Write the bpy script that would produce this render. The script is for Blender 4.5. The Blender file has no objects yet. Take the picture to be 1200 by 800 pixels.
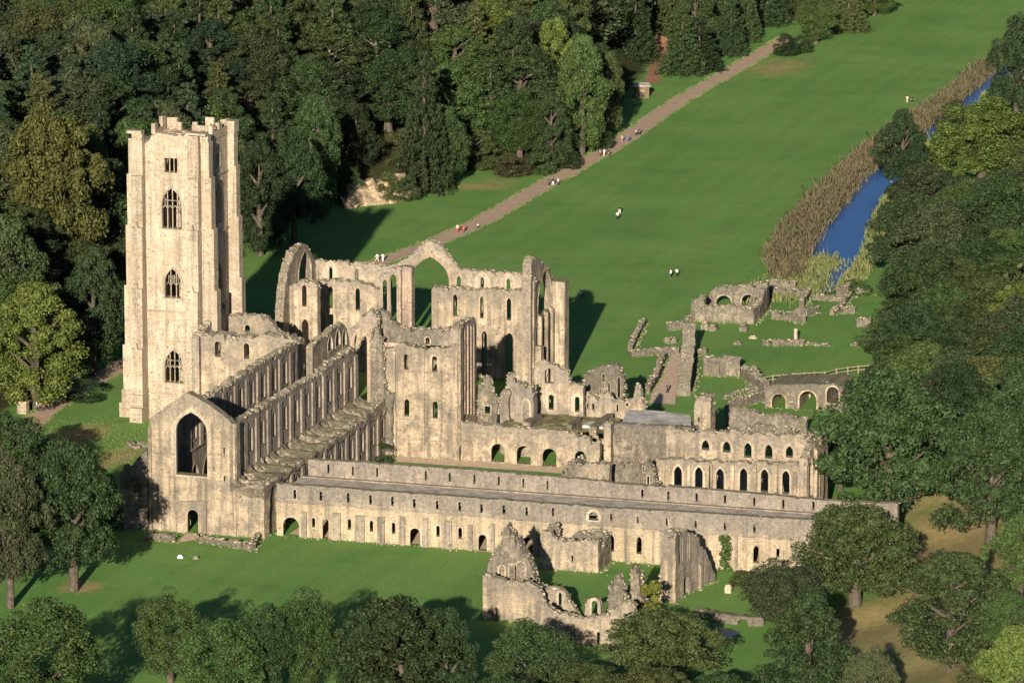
import bpy, bmesh, math, random
import numpy as np
from mathutils import Vector, Matrix, noise
from mathutils.geometry import delaunay_2d_cdt
R = math.radians
S = bpy.context.scene
COL = S.collection
# ------------------------------------------------ camera
cam = bpy.data.cameras.new('camera'); camo = bpy.data.objects.new('camera', cam); COL.objects.link(camo)
cam.sensor_width = 36; cam.lens = 180; cam.clip_start = 5; cam.clip_end = 6000
_th, _pi = R(17.2), R(11.9)
_f = Vector((-math.sin(_th)*math.cos(_pi), math.cos(_th)*math.cos(_pi), -math.sin(_pi)))
_r = Vector((math.cos(_th), math.sin(_th), 0)); _u = _r.cross(_f)
mw = Matrix((( _r.x,_u.x,-_f.x,289.3826),(_r.y,_u.y,-_f.y,-757.304),(_r.z,_u.z,-_f.z,202.2793),(0,0,0,1)))
camo.matrix_world = mw
S.camera = camo
# ------------------------------------------------ world and sun
SUN_EL, SUN_AZ = R(14.8), R(169.5)          # low evening sun, a little to the right of behind the camera
w = bpy.data.worlds.new('World'); S.world = w; w.use_nodes = True
nt = w.node_tree; bg = nt.nodes['Background']; bg.inputs[1].default_value = 0.05
sky = nt.nodes.new('ShaderNodeTexSky'); sky.sky_type = 'NISHITA'; sky.sun_disc = False
sky.sun_elevation = SUN_EL; sky.sun_rotation = SUN_AZ; sky.air_density = .6; sky.dust_density = .4; sky.ozone_density = 2.5   # very clear air
nt.links.new(sky.outputs[0], bg.inputs[0])
sl = bpy.data.lights.new('sun', 'SUN'); sl.energy = 4.9; sl.angle = R(0.5); sl.color = (1.0, 0.90, 0.74)
so = bpy.data.objects.new('sun', sl); COL.objects.link(so)
sd = Vector((-math.sin(R(10.5))*math.cos(SUN_EL), math.cos(R(10.5))*math.cos(SUN_EL), -math.sin(SUN_EL)))
so.rotation_euler = sd.to_track_quat('-Z', 'Y').to_euler(); so.location = (150, -300, 200)
vs = S.view_settings; vs.view_transform = 'Standard'; vs.look = 'None'; vs.exposure = 0.82; vs.gamma = 1.0
# --- terrain height, shared
NL=[(-150.,-300.),(-150.,0.),(-75.,40.),(-64.,75.),(-63.,118.),(-76.,190.),(-82.,262.),(-78.,292.),(-64.,305.),(-61.,336.),(-45.,342.),(-42.,362.),(-47.,400.),(-58.,470.),(-66.,520.),(-52.,570.),(-32.,632.),(-30.,720.),(-60.,1500.)]
SL=[(150.,-300.),(118.,-90.),(112.,-20.),(108.,20.),(96.,60.),(86.,120.),(74.,170.),(70.,230.),(62.,260.),(58.,330.),(50.,400.),(46.,480.),(46.,560.),(44.,640.),(40.,1500.)]
def xat(L,y):
    for (ax,ay),(bx,by) in zip(L,L[1:]):
        if ay<=y<=by: return ax+(bx-ax)*(y-ay)/(by-ay+1e-9)
    return L[0][0] if y<L[0][1] else L[-1][0]
def sdist(L,x,y):
    best=1e18
    for (ax,ay),(bx,by) in zip(L,L[1:]):
        dx,dy=bx-ax,by-ay
        t=max(0,min(1,((x-ax)*dx+(y-ay)*dy)/(dx*dx+dy*dy)))
        best=min(best,(x-ax-t*dx)**2+(y-ay-t*dy)**2)
    return best**.5*(1 if x<xat(L,y) else -1)
def sm(t):
    t=max(0.,min(1.,t));return t*t*(3-2*t)
def height(x,y):
    h=0.
    d=sdist(NL,x,y)
    if d>0: h+=19*sm(d/34)+.09*max(0,d-20)
    d=-sdist(SL,x,y)
    if d>0: h+=7*sm(d/40)+.13*max(0,d-15)
    return min(h,60.)
# ------------------------------------------------ measured plan: walls as (building, part, stone, start, direction, thickness, base, top profile, openings, ...)
WALLS=[
('west_front','wall','stone',(0,0),(1.0,0.0),1.8,-0.3,[(-6.69,18.59),(-6.07,19.06),(-0.53,23.09),(-0.04,23.28),(0.61,23.08),(3.98,21.36),(5.51,20.3),(6.91,19.42),(7.59,18.69),(8.31,18.66)],[(-2.15,3.3,9.62,20.17,'B',{'f':0.75,'m':'pale','deep':0.5,'n':'great_window'}),(6.03,6.36,13.14,14.7,'S',{}),(6.06,6.38,8.96,10.02,'S',{}),(-0.34,1.62,-0.07,3.94,'R',{'f':0.8,'n':'doorway'})],0.12,0.06),
('west_front','wall','rubble',(0,0),(1.0,0.0),3.0,-0.3,[(-11.49,5.03),(-11.46,6.8),(-11.28,8.2),(-10.72,9.34),(-9.76,10.58),(-8.85,11.43),(-8.1,11.87),(-7.29,11.93),(-6.85,11.18)],[],0.7,0.06),
('west_front','wall','stone',(0,0),(1.0,0.0),1.6,-0.3,[(8.23,8.64),(10.62,8.73),(13.04,8.94)],[(11.13,11.45,6.67,7.76,'S',{})],0.2,0.06),
('west_front','wall','stone',(12.75,0.0),(0.0,1.0),1.4,-0.3,[(0,9.0),(2.4,8.9),(8,8.6),(14,8.9)],[],0.25,0.06),
('west_front','door_surround','stone',(0,-0.35),(1.0,0.0),0.34,-0.3,[(-2.2,5.0),(-1.46,5.21),(2.12,5.58),(3.1,5.61)],[(-0.2,1.75,0.02,4.03,'R',{'n':'doorway'})],0.04,0.06),
('nave','wall','grey',(7.3,0.0),(0.0,1.0),1.5,-0.3,[(1.8,18.2),(14,18.1),(30,18.0),(38,18.0),(44,17.6),(48,18.3),(55,18.6),(62.3,18.7)],[(3.225,4.725,12.0,16.2,'R',{'f':0.25}),(2.225,5.725,-0.4,8.0,'P',{'f':0.4,'n':'arcade_arch'}),(8.774999999999999,10.274999999999999,12.0,16.2,'R',{'f':0.25}),(7.774999999999999,11.274999999999999,-0.4,8.0,'P',{'f':0.4,'n':'arcade_arch'}),(14.325,15.825,12.0,16.2,'R',{'f':0.25}),(13.325,16.825,-0.4,8.0,'P',{'f':0.4,'n':'arcade_arch'}),(19.875,21.375,12.0,16.2,'R',{'f':0.25}),(18.875,22.375,-0.4,8.0,'P',{'f':0.4,'n':'arcade_arch'}),(25.424999999999997,26.924999999999997,12.0,16.2,'R',{'f':0.25}),(24.424999999999997,27.924999999999997,-0.4,8.0,'P',{'f':0.4,'n':'arcade_arch'}),(30.975,32.475,12.0,16.2,'R',{'f':0.25}),(29.975,33.475,-0.4,8.0,'P',{'f':0.4,'n':'arcade_arch'}),(36.525000000000006,38.025000000000006,12.0,16.2,'R',{'f':0.25}),(35.525000000000006,39.025000000000006,-0.4,8.0,'P',{'f':0.4,'n':'arcade_arch'}),(42.075,43.575,12.0,16.2,'R',{'f':0.25}),(41.075,44.575,-0.4,8.0,'P',{'f':0.4,'n':'arcade_arch'}),(47.625,49.125,12.0,16.2,'R',{'f':0.25}),(46.625,50.125,-0.4,8.0,'P',{'f':0.4,'n':'arcade_arch'}),(53.175,54.675,12.0,16.2,'R',{'f':0.25}),(52.175,55.675,-0.4,8.0,'P',{'f':0.4,'n':'arcade_arch'}),(58.725,60.225,12.0,16.2,'R',{'f':0.25}),(57.725,61.225,-0.4,8.0,'P',{'f':0.4,'n':'arcade_arch'})],0.3,0.06),
('nave','wall','grey',(-4.6,0.0),(0.0,1.0),1.6,-0.3,[(1.8,17.6),(10,17.9),(30,17.6),(50,18.0),(66,18.0)],[(3.225,4.725,12.0,16.2,'R',{'f':0.25}),(2.225,5.725,-0.4,8.0,'P',{'f':0.4,'n':'arcade_arch'}),(8.774999999999999,10.274999999999999,12.0,16.2,'R',{'f':0.25}),(7.774999999999999,11.274999999999999,-0.4,8.0,'P',{'f':0.4,'n':'arcade_arch'}),(14.325,15.825,12.0,16.2,'R',{'f':0.25}),(13.325,16.825,-0.4,8.0,'P',{'f':0.4,'n':'arcade_arch'}),(19.875,21.375,12.0,16.2,'R',{'f':0.25}),(18.875,22.375,-0.4,8.0,'P',{'f':0.4,'n':'arcade_arch'}),(25.424999999999997,26.924999999999997,12.0,16.2,'R',{'f':0.25}),(24.424999999999997,27.924999999999997,-0.4,8.0,'P',{'f':0.4,'n':'arcade_arch'}),(30.975,32.475,12.0,16.2,'R',{'f':0.25}),(29.975,33.475,-0.4,8.0,'P',{'f':0.4,'n':'arcade_arch'}),(36.525000000000006,38.025000000000006,12.0,16.2,'R',{'f':0.25}),(35.525000000000006,39.025000000000006,-0.4,8.0,'P',{'f':0.4,'n':'arcade_arch'}),(42.075,43.575,12.0,16.2,'R',{'f':0.25}),(41.075,44.575,-0.4,8.0,'P',{'f':0.4,'n':'arcade_arch'}),(47.625,49.125,12.0,16.2,'R',{'f':0.25}),(46.625,50.125,-0.4,8.0,'P',{'f':0.4,'n':'arcade_arch'}),(53.175,54.675,12.0,16.2,'R',{'f':0.25}),(52.175,55.675,-0.4,8.0,'P',{'f':0.4,'n':'arcade_arch'}),(58.725,60.225,12.0,16.2,'R',{'f':0.25}),(57.725,61.225,-0.4,8.0,'P',{'f':0.4,'n':'arcade_arch'}),(62.099999999999994,63.5,12,16.2,'R',{'f':0.25})],0.35,0.06),
('nave','wall','rubble',(-12.0,0.0),(0.0,1.0),1.2,-0.3,[(3,8.6),(20,8),(40,8.8),(60,8.5)],[(8.924999999999999,10.124999999999998,4,7,'R'),(14.475,15.674999999999999,4,7,'R'),(20.025,21.225,4,7,'R'),(25.574999999999996,26.775,4,7,'R'),(31.125,32.325,4,7,'R'),(36.675000000000004,37.87500000000001,4,7,'R'),(42.225,43.425000000000004,4,7,'R'),(47.775,48.975,4,7,'R'),(53.324999999999996,54.525,4,7,'R')],0.5,0.06),
('nave','wall','grey',(13.2,0.0),(0.0,1.0),1.3,-0.3,[(14.1,9.0),(18,8.8),(21.5,8.2),(24,8.6),(34,8.5),(38,8.9),(45,9.1),(52,9.4),(58,10.0),(62,10.5)],[(14.375,15.774999999999999,3.6,7.2,'R',{'f':0.25}),(19.925,21.325,3.6,7.2,'R',{'f':0.25}),(25.474999999999998,26.874999999999996,3.6,7.2,'R',{'f':0.25}),(31.025000000000002,32.425000000000004,3.6,7.2,'R',{'f':0.25}),(36.575,37.97500000000001,3.6,7.2,'R',{'f':0.25}),(42.125,43.525000000000006,3.6,7.2,'R',{'f':0.25}),(47.675,49.075,3.6,7.2,'R',{'f':0.25}),(53.224999999999994,54.625,3.6,7.2,'R',{'f':0.25}),(58.775,60.175000000000004,3.6,7.2,'R',{'f':0.25})],0.45,0.06),
('north_transept','wall','stone',(0,70),(1.0,0.0),3.0,-0.3,[(-24.15,17.07),(-22.31,17.51),(-18.57,17.35),(-15.86,17.26),(-11.79,18.03),(-8.76,18.02),(-5.73,17.24)],[(-21.52,-20.37,13.68,16.42,'R',{'f':0.2}),(-16.09,-15.01,13.63,16.43,'R',{'f':0.2})],0.4,0.06),
('north_transept','wall','stone',(0,84),(1.0,0.0),1.6,-0.3,[(-24.08,18.04),(-20.98,18.43),(-18.36,18.39),(-16.99,18.07),(-15.84,17.09),(-14.82,15.83),(-13.59,15.38),(-12.36,14.53)],[(-21.01,-19.97,15.35,16.67,'R',{'f':0.15})],0.35,0.06),
('north_transept','wall','stone',(-24.5,70.0),(0.0,1.0),1.4,-0.3,[(0,17.0),(14,20.0)],[],0.4,0.06),
('south_transept','wall','stone',(0,62),(1.0,0.0),1.6,-0.3,[(12.16,17.51),(12.56,18.67),(14.19,19.37),(16.13,19.87),(16.99,19.62),(20.39,19.27),(23.09,19.55),(24.25,19.7),(25.6,20.46),(26.18,21.69),(26.3,23.2),(26.57,23.78)],[(16.24,17.17,15.39,18.17,'R',{'f':0.35}),(21.34,22.31,15.34,18.12,'R',{'f':0.35}),(16.28,17.25,7.17,10.19,'R',{'f':0.35}),(21.43,22.4,7.14,10.15,'R',{'f':0.35}),(26.21,28.37,-0.13,3.12,'R',{'f':0.5,'n':'doorway'}),(20.48,23.43,0.22,3.29,'R',{'f':0.5,'blind':1,'n':'blocked_arch'})],0.2,0.06),
('south_transept','wall','rubble',(0,64.6),(1.0,0.0),1.5,19.4,[(9.29,23.33),(9.84,23.93),(11.02,24.68),(11.99,24.51),(12.76,23.54),(13.73,22.36),(15.28,22.08),(16.83,22.02),(18.77,22.07),(20.71,22.11),(22.26,22.13),(23.61,22.59),(24.96,23.35),(26.31,23.73)],[(19.35,20.12,19.57,20.77,'R',{'f':0.25})],0.4,0.06),
('south_transept','wall','rubble',(0,60.9),(1.0,0.0),1.2,-0.3,[(10.52,18.69),(10.7,21.7),(11.09,22.67),(12.63,20.7),(12.81,17.7),(12.98,13.95),(13.36,11.41),(13.94,11.18),(14.71,11.12)],[],0.6,0.06),
('south_transept','wall','pink',(26.08,0),(0.0,1.0),1.4,-0.3,[(62.2,23.07),(63.77,23.39),(67.15,23.59),(69.58,23.37),(71.53,23.18),(72.5,22.04)],[(64.92,65.88,13.86,15.55,'S',{}),(68.28,69.01,7.5,9.39,'S',{})],0.25,0.06),
('south_transept','wall','pink',(0,62),(1.0,0.0),1.5,-0.3,[(6.36,21.67),(7.14,22.39),(8.02,23.13),(8.9,24.53),(9.6,24.98),(10.48,25.24),(11.28,24.68),(11.52,23.34)],[(7.23,9.58,7.86,21.93,'P',{'f':0.55,'n':'archway'})],0.3,0.06),
('presbytery','wall','stone',(-4.5,0),(0.0,1.0),1.2,-0.3,[(73.44,15.79),(76.51,16.31),(79.27,16.17),(82.17,16.46),(86.33,16.85),(89.68,16.54),(91.35,15.86),(92.8,14.51),(93.38,11.93)],[(81.62,84.2,13.19,15.96,'P',{'f':0.3,'m':'pale'}),(85.77,88.37,13.21,16.18,'P',{'f':0.3,'m':'pale'}),(89.63,91.73,12.49,15.63,'P',{'f':0.3,'m':'pale'})],0.35,0.06),
('chapel','wall','stone',(0,128.6),(1.0,0.0),1.4,-0.3,[(-23.22,19.77),(-21.87,19.85),(-20.69,19.75),(-16.99,19.96),(-16.48,19.43),(-13.12,20.03),(-9.61,19.42),(-8.1,19.83),(-6.86,20.22),(-4.92,21.63),(-3.41,23.16),(-2.24,24.2),(-1.15,24.9),(-0.07,24.8),(1.09,24.06),(2.08,23.32),(3.16,21.85),(4.5,20.15),(5.23,19.79),(7.88,19.63),(11.35,19.67),(15.15,19.73),(18.61,19.93)],[(-20.59,-19.87,16.25,18.92,'P',{'f':1.3,'m':'pale'}),(-15.48,-14.72,16.19,18.92,'P',{'f':1.3,'m':'pale'}),(-4.39,2.97,8.13,21.95,'B',{'f':0.7,'m':'pink','n':'great_arch'}),(9.03,9.78,16.5,18.67,'P',{'f':1.2,'m':'pale'}),(14.08,14.86,15.99,18.77,'P',{'f':1.2,'m':'pale'}),(4.44,5.3,16.4,18.68,'P',{'f':0.4,'m':'pink'}),(-20.89,-19.71,10.94,15.33,'P',{'f':0}),(-15.54,-14.37,10.82,15.28,'P',{'f':0}),(-21.0,-19.71,7.42,9.91,'S',{'f':0}),(3.62,4.65,10.9,15.2,'P',{'f':0}),(8.86,9.82,10.81,15.25,'P',{'f':0}),(14.03,15.15,10.73,15.2,'P',{'f':0}),(13.91,15.48,0.6,8.64,'P',{'f':0}),(9.18,10.47,-0.04,8.66,'P',{'f':0}),(-10.16,-9.07,10.4,17.18,'P',{'f':0}),(-8.61,-7.19,8.92,18.33,'P',{'f':0})],0.3,0.06),
('chapel','wall','stone',(0,126.6),(1.0,0.0),1.9,-0.3,[(-22.56,16.24),(-21.87,16.28),(-19.6,16.63),(-16.57,16.74),(-14.31,16.58),(-12.42,16.4),(-11.3,15.74),(-9.79,15.46)],[(-20.08,-19.13,11.45,15.68,'P',{'f':0.3,'m':'pink'}),(-14.74,-13.8,11.33,15.63,'P',{'f':0.3,'m':'pink'}),(-20.19,-19.12,7.93,10.27,'S',{'f':0})],0.25,0.06),
('chapel','wall','pink',(0,125.6),(1.0,0.0),0.9,-0.3,[(-9.54,17.22),(-9.13,18.29),(-8.58,19.11),(-7.76,19.68),(-6.68,20.14),(-6.0,20.26),(-5.46,20.13)],[(-9.07,-8.14,11.11,17.75,'P',{'f':0.3,'m':'pink'}),(-7.52,-6.27,9.63,18.9,'P',{'f':0.3,'m':'pink'})],0.2,0.06),
('chapel','wall','pink',(0,126.6),(1.0,0.0),1.9,-0.3,[(-6.31,19.95),(-5.11,20.12),(-3.71,19.99)],[],0.08,0.06),
('chapel','wall','stone',(0,126.6),(1.0,0.0),1.9,-0.3,[(0.17,16.01),(0.55,16.36),(2.54,16.55),(5.2,16.79),(7.52,16.61),(9.5,16.4),(11.65,16.69),(14.45,16.7),(17.09,16.85),(17.91,16.74)],[(4.35,5.21,11.38,15.57,'P',{'f':0.3,'m':'pink'}),(9.58,10.32,11.32,15.55,'P',{'f':0.3,'m':'pink'}),(14.74,15.64,11.24,15.5,'P',{'f':0.3,'m':'pink'}),(14.61,15.97,1.13,8.95,'P',{'f':0.4,'m':'pink'}),(9.9,10.97,0.5,8.98,'P',{'f':0.4,'m':'pink'})],0.3,0.06),
('chapel','wall','stone',(0,114),(1.0,0.0),1.8,-0.3,[(-24.41,10.14),(-24.33,14.85),(-23.97,16.67),(-23.44,17.78),(-22.12,18.04),(-21.74,18.43),(-20.99,18.94),(-19.86,19.15),(-19.12,18.98),(-18.37,18.73),(-17.74,17.76)],[(-20.83,-19.85,14.14,18.33,'P',{'f':0.4,'m':'pink'}),(-20.91,-19.52,2.43,11.85,'P',{'f':0.5,'m':'pink','n':'doorway'})],0.3,0.06),
('chapel','wall','stone',(-23.22,0),(0.0,1.0),1.6,-0.3,[(110.26,10.59),(110.58,14.49),(111.51,17.91),(112.93,20.16),(114.56,22.2),(116.17,23.16),(118.3,24.03),(120.96,24.3),(122.56,24.16),(124.14,23.43),(125.83,22.1),(127.52,20.7),(128.57,19.7),(129.65,19.39)],[(119.06,126.19,16.97,22.86,'P',{'f':0.3})],0.3,0.06),
('chapel','wall','stone',(23.3,0),(0.0,1.0),1.6,-0.3,[(113.78,21.41),(114.04,24.12),(114.7,25.26),(116.42,25.45),(118.29,24.83),(120.7,23.75),(123.4,22.57),(125.43,21.4),(127.21,20.06),(128.3,19.06),(129.12,18.82)],[(118.31,127.22,13.65,22.1,'P',{'f':0.3}),(116.74,118.62,6.97,11.95,'P',{'f':0.15}),(120.77,123.06,5.1,12.5,'P',{'f':0.15}),(125.1,127.41,3.81,11.93,'P',{'f':0.15})],0.25,0.06),
('chapel','wall','stone',(0,115),(1.0,0.0),1.6,-0.3,[(21.23,22.32),(21.79,22.47),(23.01,22.35),(23.62,21.2)],[(22.0,22.61,13.6,15.39,'S',{})],0.3,0.06),
('cloister_range','wall','stone',(0,62),(1.0,0.0),1.5,-0.3,[(26.59,6.91),(27.46,6.78),(29.31,6.67),(32.08,6.55),(34.84,6.5),(37.3,6.42),(40.06,6.43),(43.72,6.44),(46.47,6.14),(47.99,5.95),(49.37,5.62),(49.98,4.67),(50.44,3.36)],[(32.01,34.47,0.21,3.44,'R',{'f':0.9,'m':'stone','n':'archway'}),(36.6,39.17,0.14,3.4,'R',{'f':0.9,'m':'stone','n':'archway'}),(41.23,43.79,0.07,3.26,'R',{'f':0.9,'m':'stone','n':'archway'}),(47.03,49.1,-0.05,3.19,'R',{'f':0.9,'m':'stone','n':'archway'})],0.2,0.06),
('cloister_range','wall','stone',(0,76),(1.0,0.0),1.3,-0.3,[(35.42,9.58),(35.47,13.85),(35.85,14.78),(37.03,15.16),(38.27,14.94),(39.51,14.41),(40.75,14.03),(41.52,13.87),(41.8,12.13),(42.14,11.54),(44.46,11.45)],[(37.4,38.98,11.44,14.17,'R',{'f':0.25}),(38.09,39.08,6.75,9.49,'R',{'f':0.6,'m':'pale'}),(42.86,43.76,6.7,9.43,'R',{'f':0.6,'m':'pale'})],0.3,0.06),
('cloister_range','wall','rubble',(0,72),(1.0,0.0),1.0,-0.3,[(26.32,5.88),(26.45,10.76),(26.92,11.15),(27.45,11.37),(27.51,12.59),(28.01,12.83),(28.48,12.56),(28.88,11.52),(29.25,10.03),(30.03,9.01),(30.06,6.43)],[(27.69,28.75,6.25,7.59,'S',{'f':0.2})],0.4,0.06),
('cloister_range','wall','grey',(0,69),(1.0,0.0),1.4,-0.3,[(31.43,9.89),(31.74,11.13),(32.36,11.47),(32.98,11.21),(33.13,10.31)],[],0.35,0.06),
('cloister_range','wall','grey',(0,70),(1.0,0.0),1.2,-0.3,[(32.3,10.65),(32.36,13.83),(32.83,14.07),(33.47,14.05),(33.85,12.26),(34.22,11.68)],[],0.35,0.06),
('cloister_range','wall','grey',(0,68),(1.0,0.0),2.2,-0.3,[(34.28,11.2),(34.4,12.87),(35.14,12.83),(36.38,12.6),(37.3,12.54),(37.86,11.13)],[(35.92,37.06,5.6,10.14,'P',{'f':0.4,'blind':1,'m':'pale'})],0.35,0.06),
('dormitory_ruin','wall','rubble',(0,86),(1.0,0.0),1.6,-0.3,[(41.52,9.48),(41.57,11.33),(41.99,11.67),(43.39,12.04),(44.33,12.47),(45.26,12.76),(47.13,12.97),(48.06,12.66),(48.49,12.0),(48.77,10.87),(48.84,7.43)],[(44.94,45.41,10.13,11.56,'R',{'f':0.15}),(45.98,46.35,7.76,10.01,'P',{'f':0.12}),(47.71,48.22,7.37,11.16,'P',{'f':0.15}),(44.46,44.74,8.11,8.87,'S',{})],0.4,0.06),
('dormitory_ruin2','wall','stone',(0,79),(1.0,0.0),1.3,-0.3,[(42.94,6.69),(42.98,8.87),(43.59,8.57),(44.28,9.48),(45.45,9.33),(46.26,9.2),(46.84,9.88),(47.77,9.75),(48.58,9.12),(48.98,8.01),(49.22,6.88)],[(45.11,45.52,6.48,7.67,'S',{'f':0.12}),(44.15,44.5,6.69,7.7,'S',{}),(44.29,44.59,8.58,9.31,'S',{})],0.4,0.06),
('dormitory_ruin3','wall','stone',(0,78),(1.0,0.0),1.2,-0.3,[(49.18,8.46),(49.92,8.69),(50.61,8.78),(51.3,8.94),(52.0,8.97),(52.69,9.15),(53.1,9.63),(53.19,11.0),(53.32,11.58),(53.65,11.83),(54.02,11.63),(54.21,10.39),(54.58,9.05),(55.12,8.17)],[(49.81,50.22,6.74,8.06,'S',{'f':0.1}),(51.47,52.07,7.86,8.45,'R',{'f':0.15})],0.35,0.06),
('warming_house','wall','rubble',(0,55),(1.0,0.0),1.4,-0.3,[(55.94,9.62),(56.13,10.02),(57.04,10.08),(59.14,10.06),(61.5,10.12),(63.86,10.18),(65.43,10.23),(67.51,10.22),(69.65,10.26)],[],0.12,0.14),
('warming_house','wall','stone',(0,57.5),(1.0,0.0),1.4,-0.3,[(53.48,8.65),(53.96,9.54),(54.54,9.63),(54.8,9.38)],[],0.2,0.06),
('warming_house','wall','stone',(0,60.0),(1.0,0.0),1.4,-0.3,[(49.75,4.32),(50.2,4.66),(50.86,5.05),(51.6,5.44),(52.08,5.73)],[],0.3,0.06),
('warming_house','pier','stone',(0,62),(1.0,0.0),3.2,-0.3,[(68.15,11.64),(68.24,13.73),(68.84,14.02),(69.76,14.24),(70.94,13.9),(71.08,12.62)],[(68.8,69.16,9.62,10.53,'S',{})],0.3,0.06),
('kitchen_ruin','wall','stone',(0,24),(1.0,0.0),1.4,-0.3,[(58.94,9.79),(60.11,10.17),(60.87,10.33),(61.76,10.39),(62.9,10.37),(64.22,10.36)],[(60.12,63.42,4.88,9.89,'P',{'f':0.3,'blind':1})],0.25,0.06),
('kitchen_ruin','wall','rubble',(0,26),(1.0,0.0),3.5,-0.3,[(55.45,8.24),(56.21,9.05),(57.23,10.07),(57.99,10.48),(58.45,10.21),(58.71,9.22)],[],0.4,0.06),
('kitchen_ruin','wall','rubble',(0,31),(1.0,0.0),1.5,-0.3,[(59.98,8.69),(62.41,8.86),(64.96,8.88),(67.77,8.93),(68.53,9.48),(69.29,9.71),(70.56,9.93)],[],0.25,0.06),
('kitchen_ruin','wall','rubble',(0,23),(1.0,0.0),1.6,-0.3,[(64.17,5.78),(64.98,6.71),(65.99,7.41),(67.25,7.6),(68.01,7.93),(68.76,9.11),(69.51,10.16),(70.27,10.91),(71.07,11.31),(71.73,10.81),(72.09,9.34),(72.8,7.89)],[(70.14,70.4,9.96,10.83,'S',{'f':0.1}),(70.83,71.24,7.77,9.27,'S',{'f':0.1})],0.4,0.06),
('refectory','wall','stone',(0,26),(1.0,0.0),1.4,-0.3,[(71.26,7.1),(71.5,10.37),(71.95,11.25),(73.46,11.55),(75.47,11.69),(77.49,11.63),(81.0,11.68),(81.75,11.73),(84.26,11.81),(88.51,12.0),(92.24,12.26),(94.98,12.45),(96.94,12.14)],[(74.54,75.92,7.08,10.58,'P',{'f':0.35,'m':'pale'}),(78.06,79.42,6.95,10.67,'P',{'f':0.35,'m':'pale'}),(81.65,82.98,6.84,10.67,'P',{'f':0.35,'m':'pale'}),(85.6,86.9,6.99,11.0,'P',{'f':0.35,'m':'pale'}),(89.1,90.42,7.17,11.07,'P',{'f':0.35,'m':'pale'}),(92.69,93.96,7.13,11.1,'P',{'f':0.35,'m':'pale'})],0.25,0.06),
('refectory','wall','stone',(0,47),(1.0,0.0),1.5,-0.3,[(67.38,11.23),(67.76,11.82),(69.19,11.61),(71.82,11.41),(73.31,11.64),(76.12,11.7),(78.32,12.23),(80.51,12.0),(82.3,11.86),(85.63,12.01),(88.69,12.17),(91.74,12.53),(93.26,12.68),(95.04,12.7)],[(73.54,74.88,8.48,10.22,'P',{'f':0.55,'m':'pale'}),(77.16,78.55,8.32,10.26,'P',{'f':0.55,'m':'pale'}),(80.84,82.17,7.68,10.25,'P',{'f':0.55,'m':'pale'}),(84.4,85.75,7.8,10.19,'P',{'f':0.55,'m':'pale'}),(87.97,89.27,8.18,10.18,'P',{'f':0.55,'m':'pale'})],0.25,0.06),
('refectory','wall','pink',(96.9,0),(0.0,1.0),1.4,-0.3,[(25.93,12.16),(26.07,13.36),(28.62,14.28),(32.62,14.89),(35.66,14.97),(39.99,14.37)],[(26.62,29.46,6.42,13.21,'P',{'f':0.2}),(33.68,35.22,12.72,15.0,'P',{'f':0.2})],0.25,0.06),
('precinct_wall','wall','rubble',(0,97),(1.0,0.0),1.4,-0.3,[(64.34,4.55),(65.43,4.22),(68.43,4.15),(70.61,3.48),(73.32,3.39),(76.03,3.63),(77.38,3.34),(79.33,3.47)],[],0.35,0.06),
('precinct_wall','wall','rubble',(0,88),(1.0,0.0),1.2,-0.3,[(70.25,3.13),(71.59,3.35),(73.47,3.74),(75.62,3.35),(77.23,3.68),(78.63,3.29),(79.38,3.08)],[],0.35,0.06),
('cellarium','wall','grey',(0,14),(1.0,0.0),1.3,-0.3,[(15.61,10.21),(22.86,10.28),(33.15,10.36),(44.82,10.39),(56.98,10.25),(65.03,10.11),(68.32,9.78),(79.29,9.99),(87.77,9.89),(102.51,9.55),(107.39,9.62),(114.6,9.86)],[(18.94,19.36,8.1,9.65,'S',{'f':0.12}),(23.17,23.58,8.02,9.57,'S',{'f':0.12}),(27.36,27.77,8.12,9.67,'S',{'f':0.12}),(35.74,36.15,8.13,9.67,'S',{'f':0.12}),(39.84,40.25,8.15,9.68,'S',{'f':0.12}),(44.05,44.45,8.13,9.66,'S',{'f':0.12}),(48.21,48.61,8.15,9.68,'S',{'f':0.12}),(52.35,52.75,8.14,9.66,'S',{'f':0.12}),(56.44,56.84,8.04,9.56,'S',{'f':0.12}),(72.35,72.8,7.81,9.24,'S',{'f':0.12}),(76.69,77.14,7.77,9.2,'S',{'f':0.12}),(81.41,81.86,7.82,9.24,'S',{'f':0.12}),(86.12,86.56,7.86,9.29,'S',{'f':0.12}),(90.96,91.4,7.82,9.24,'S',{'f':0.12}),(95.73,96.17,7.77,9.19,'S',{'f':0.12}),(100.68,101.12,7.88,9.3,'S',{'f':0.12})],0.15,0.06),
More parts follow.
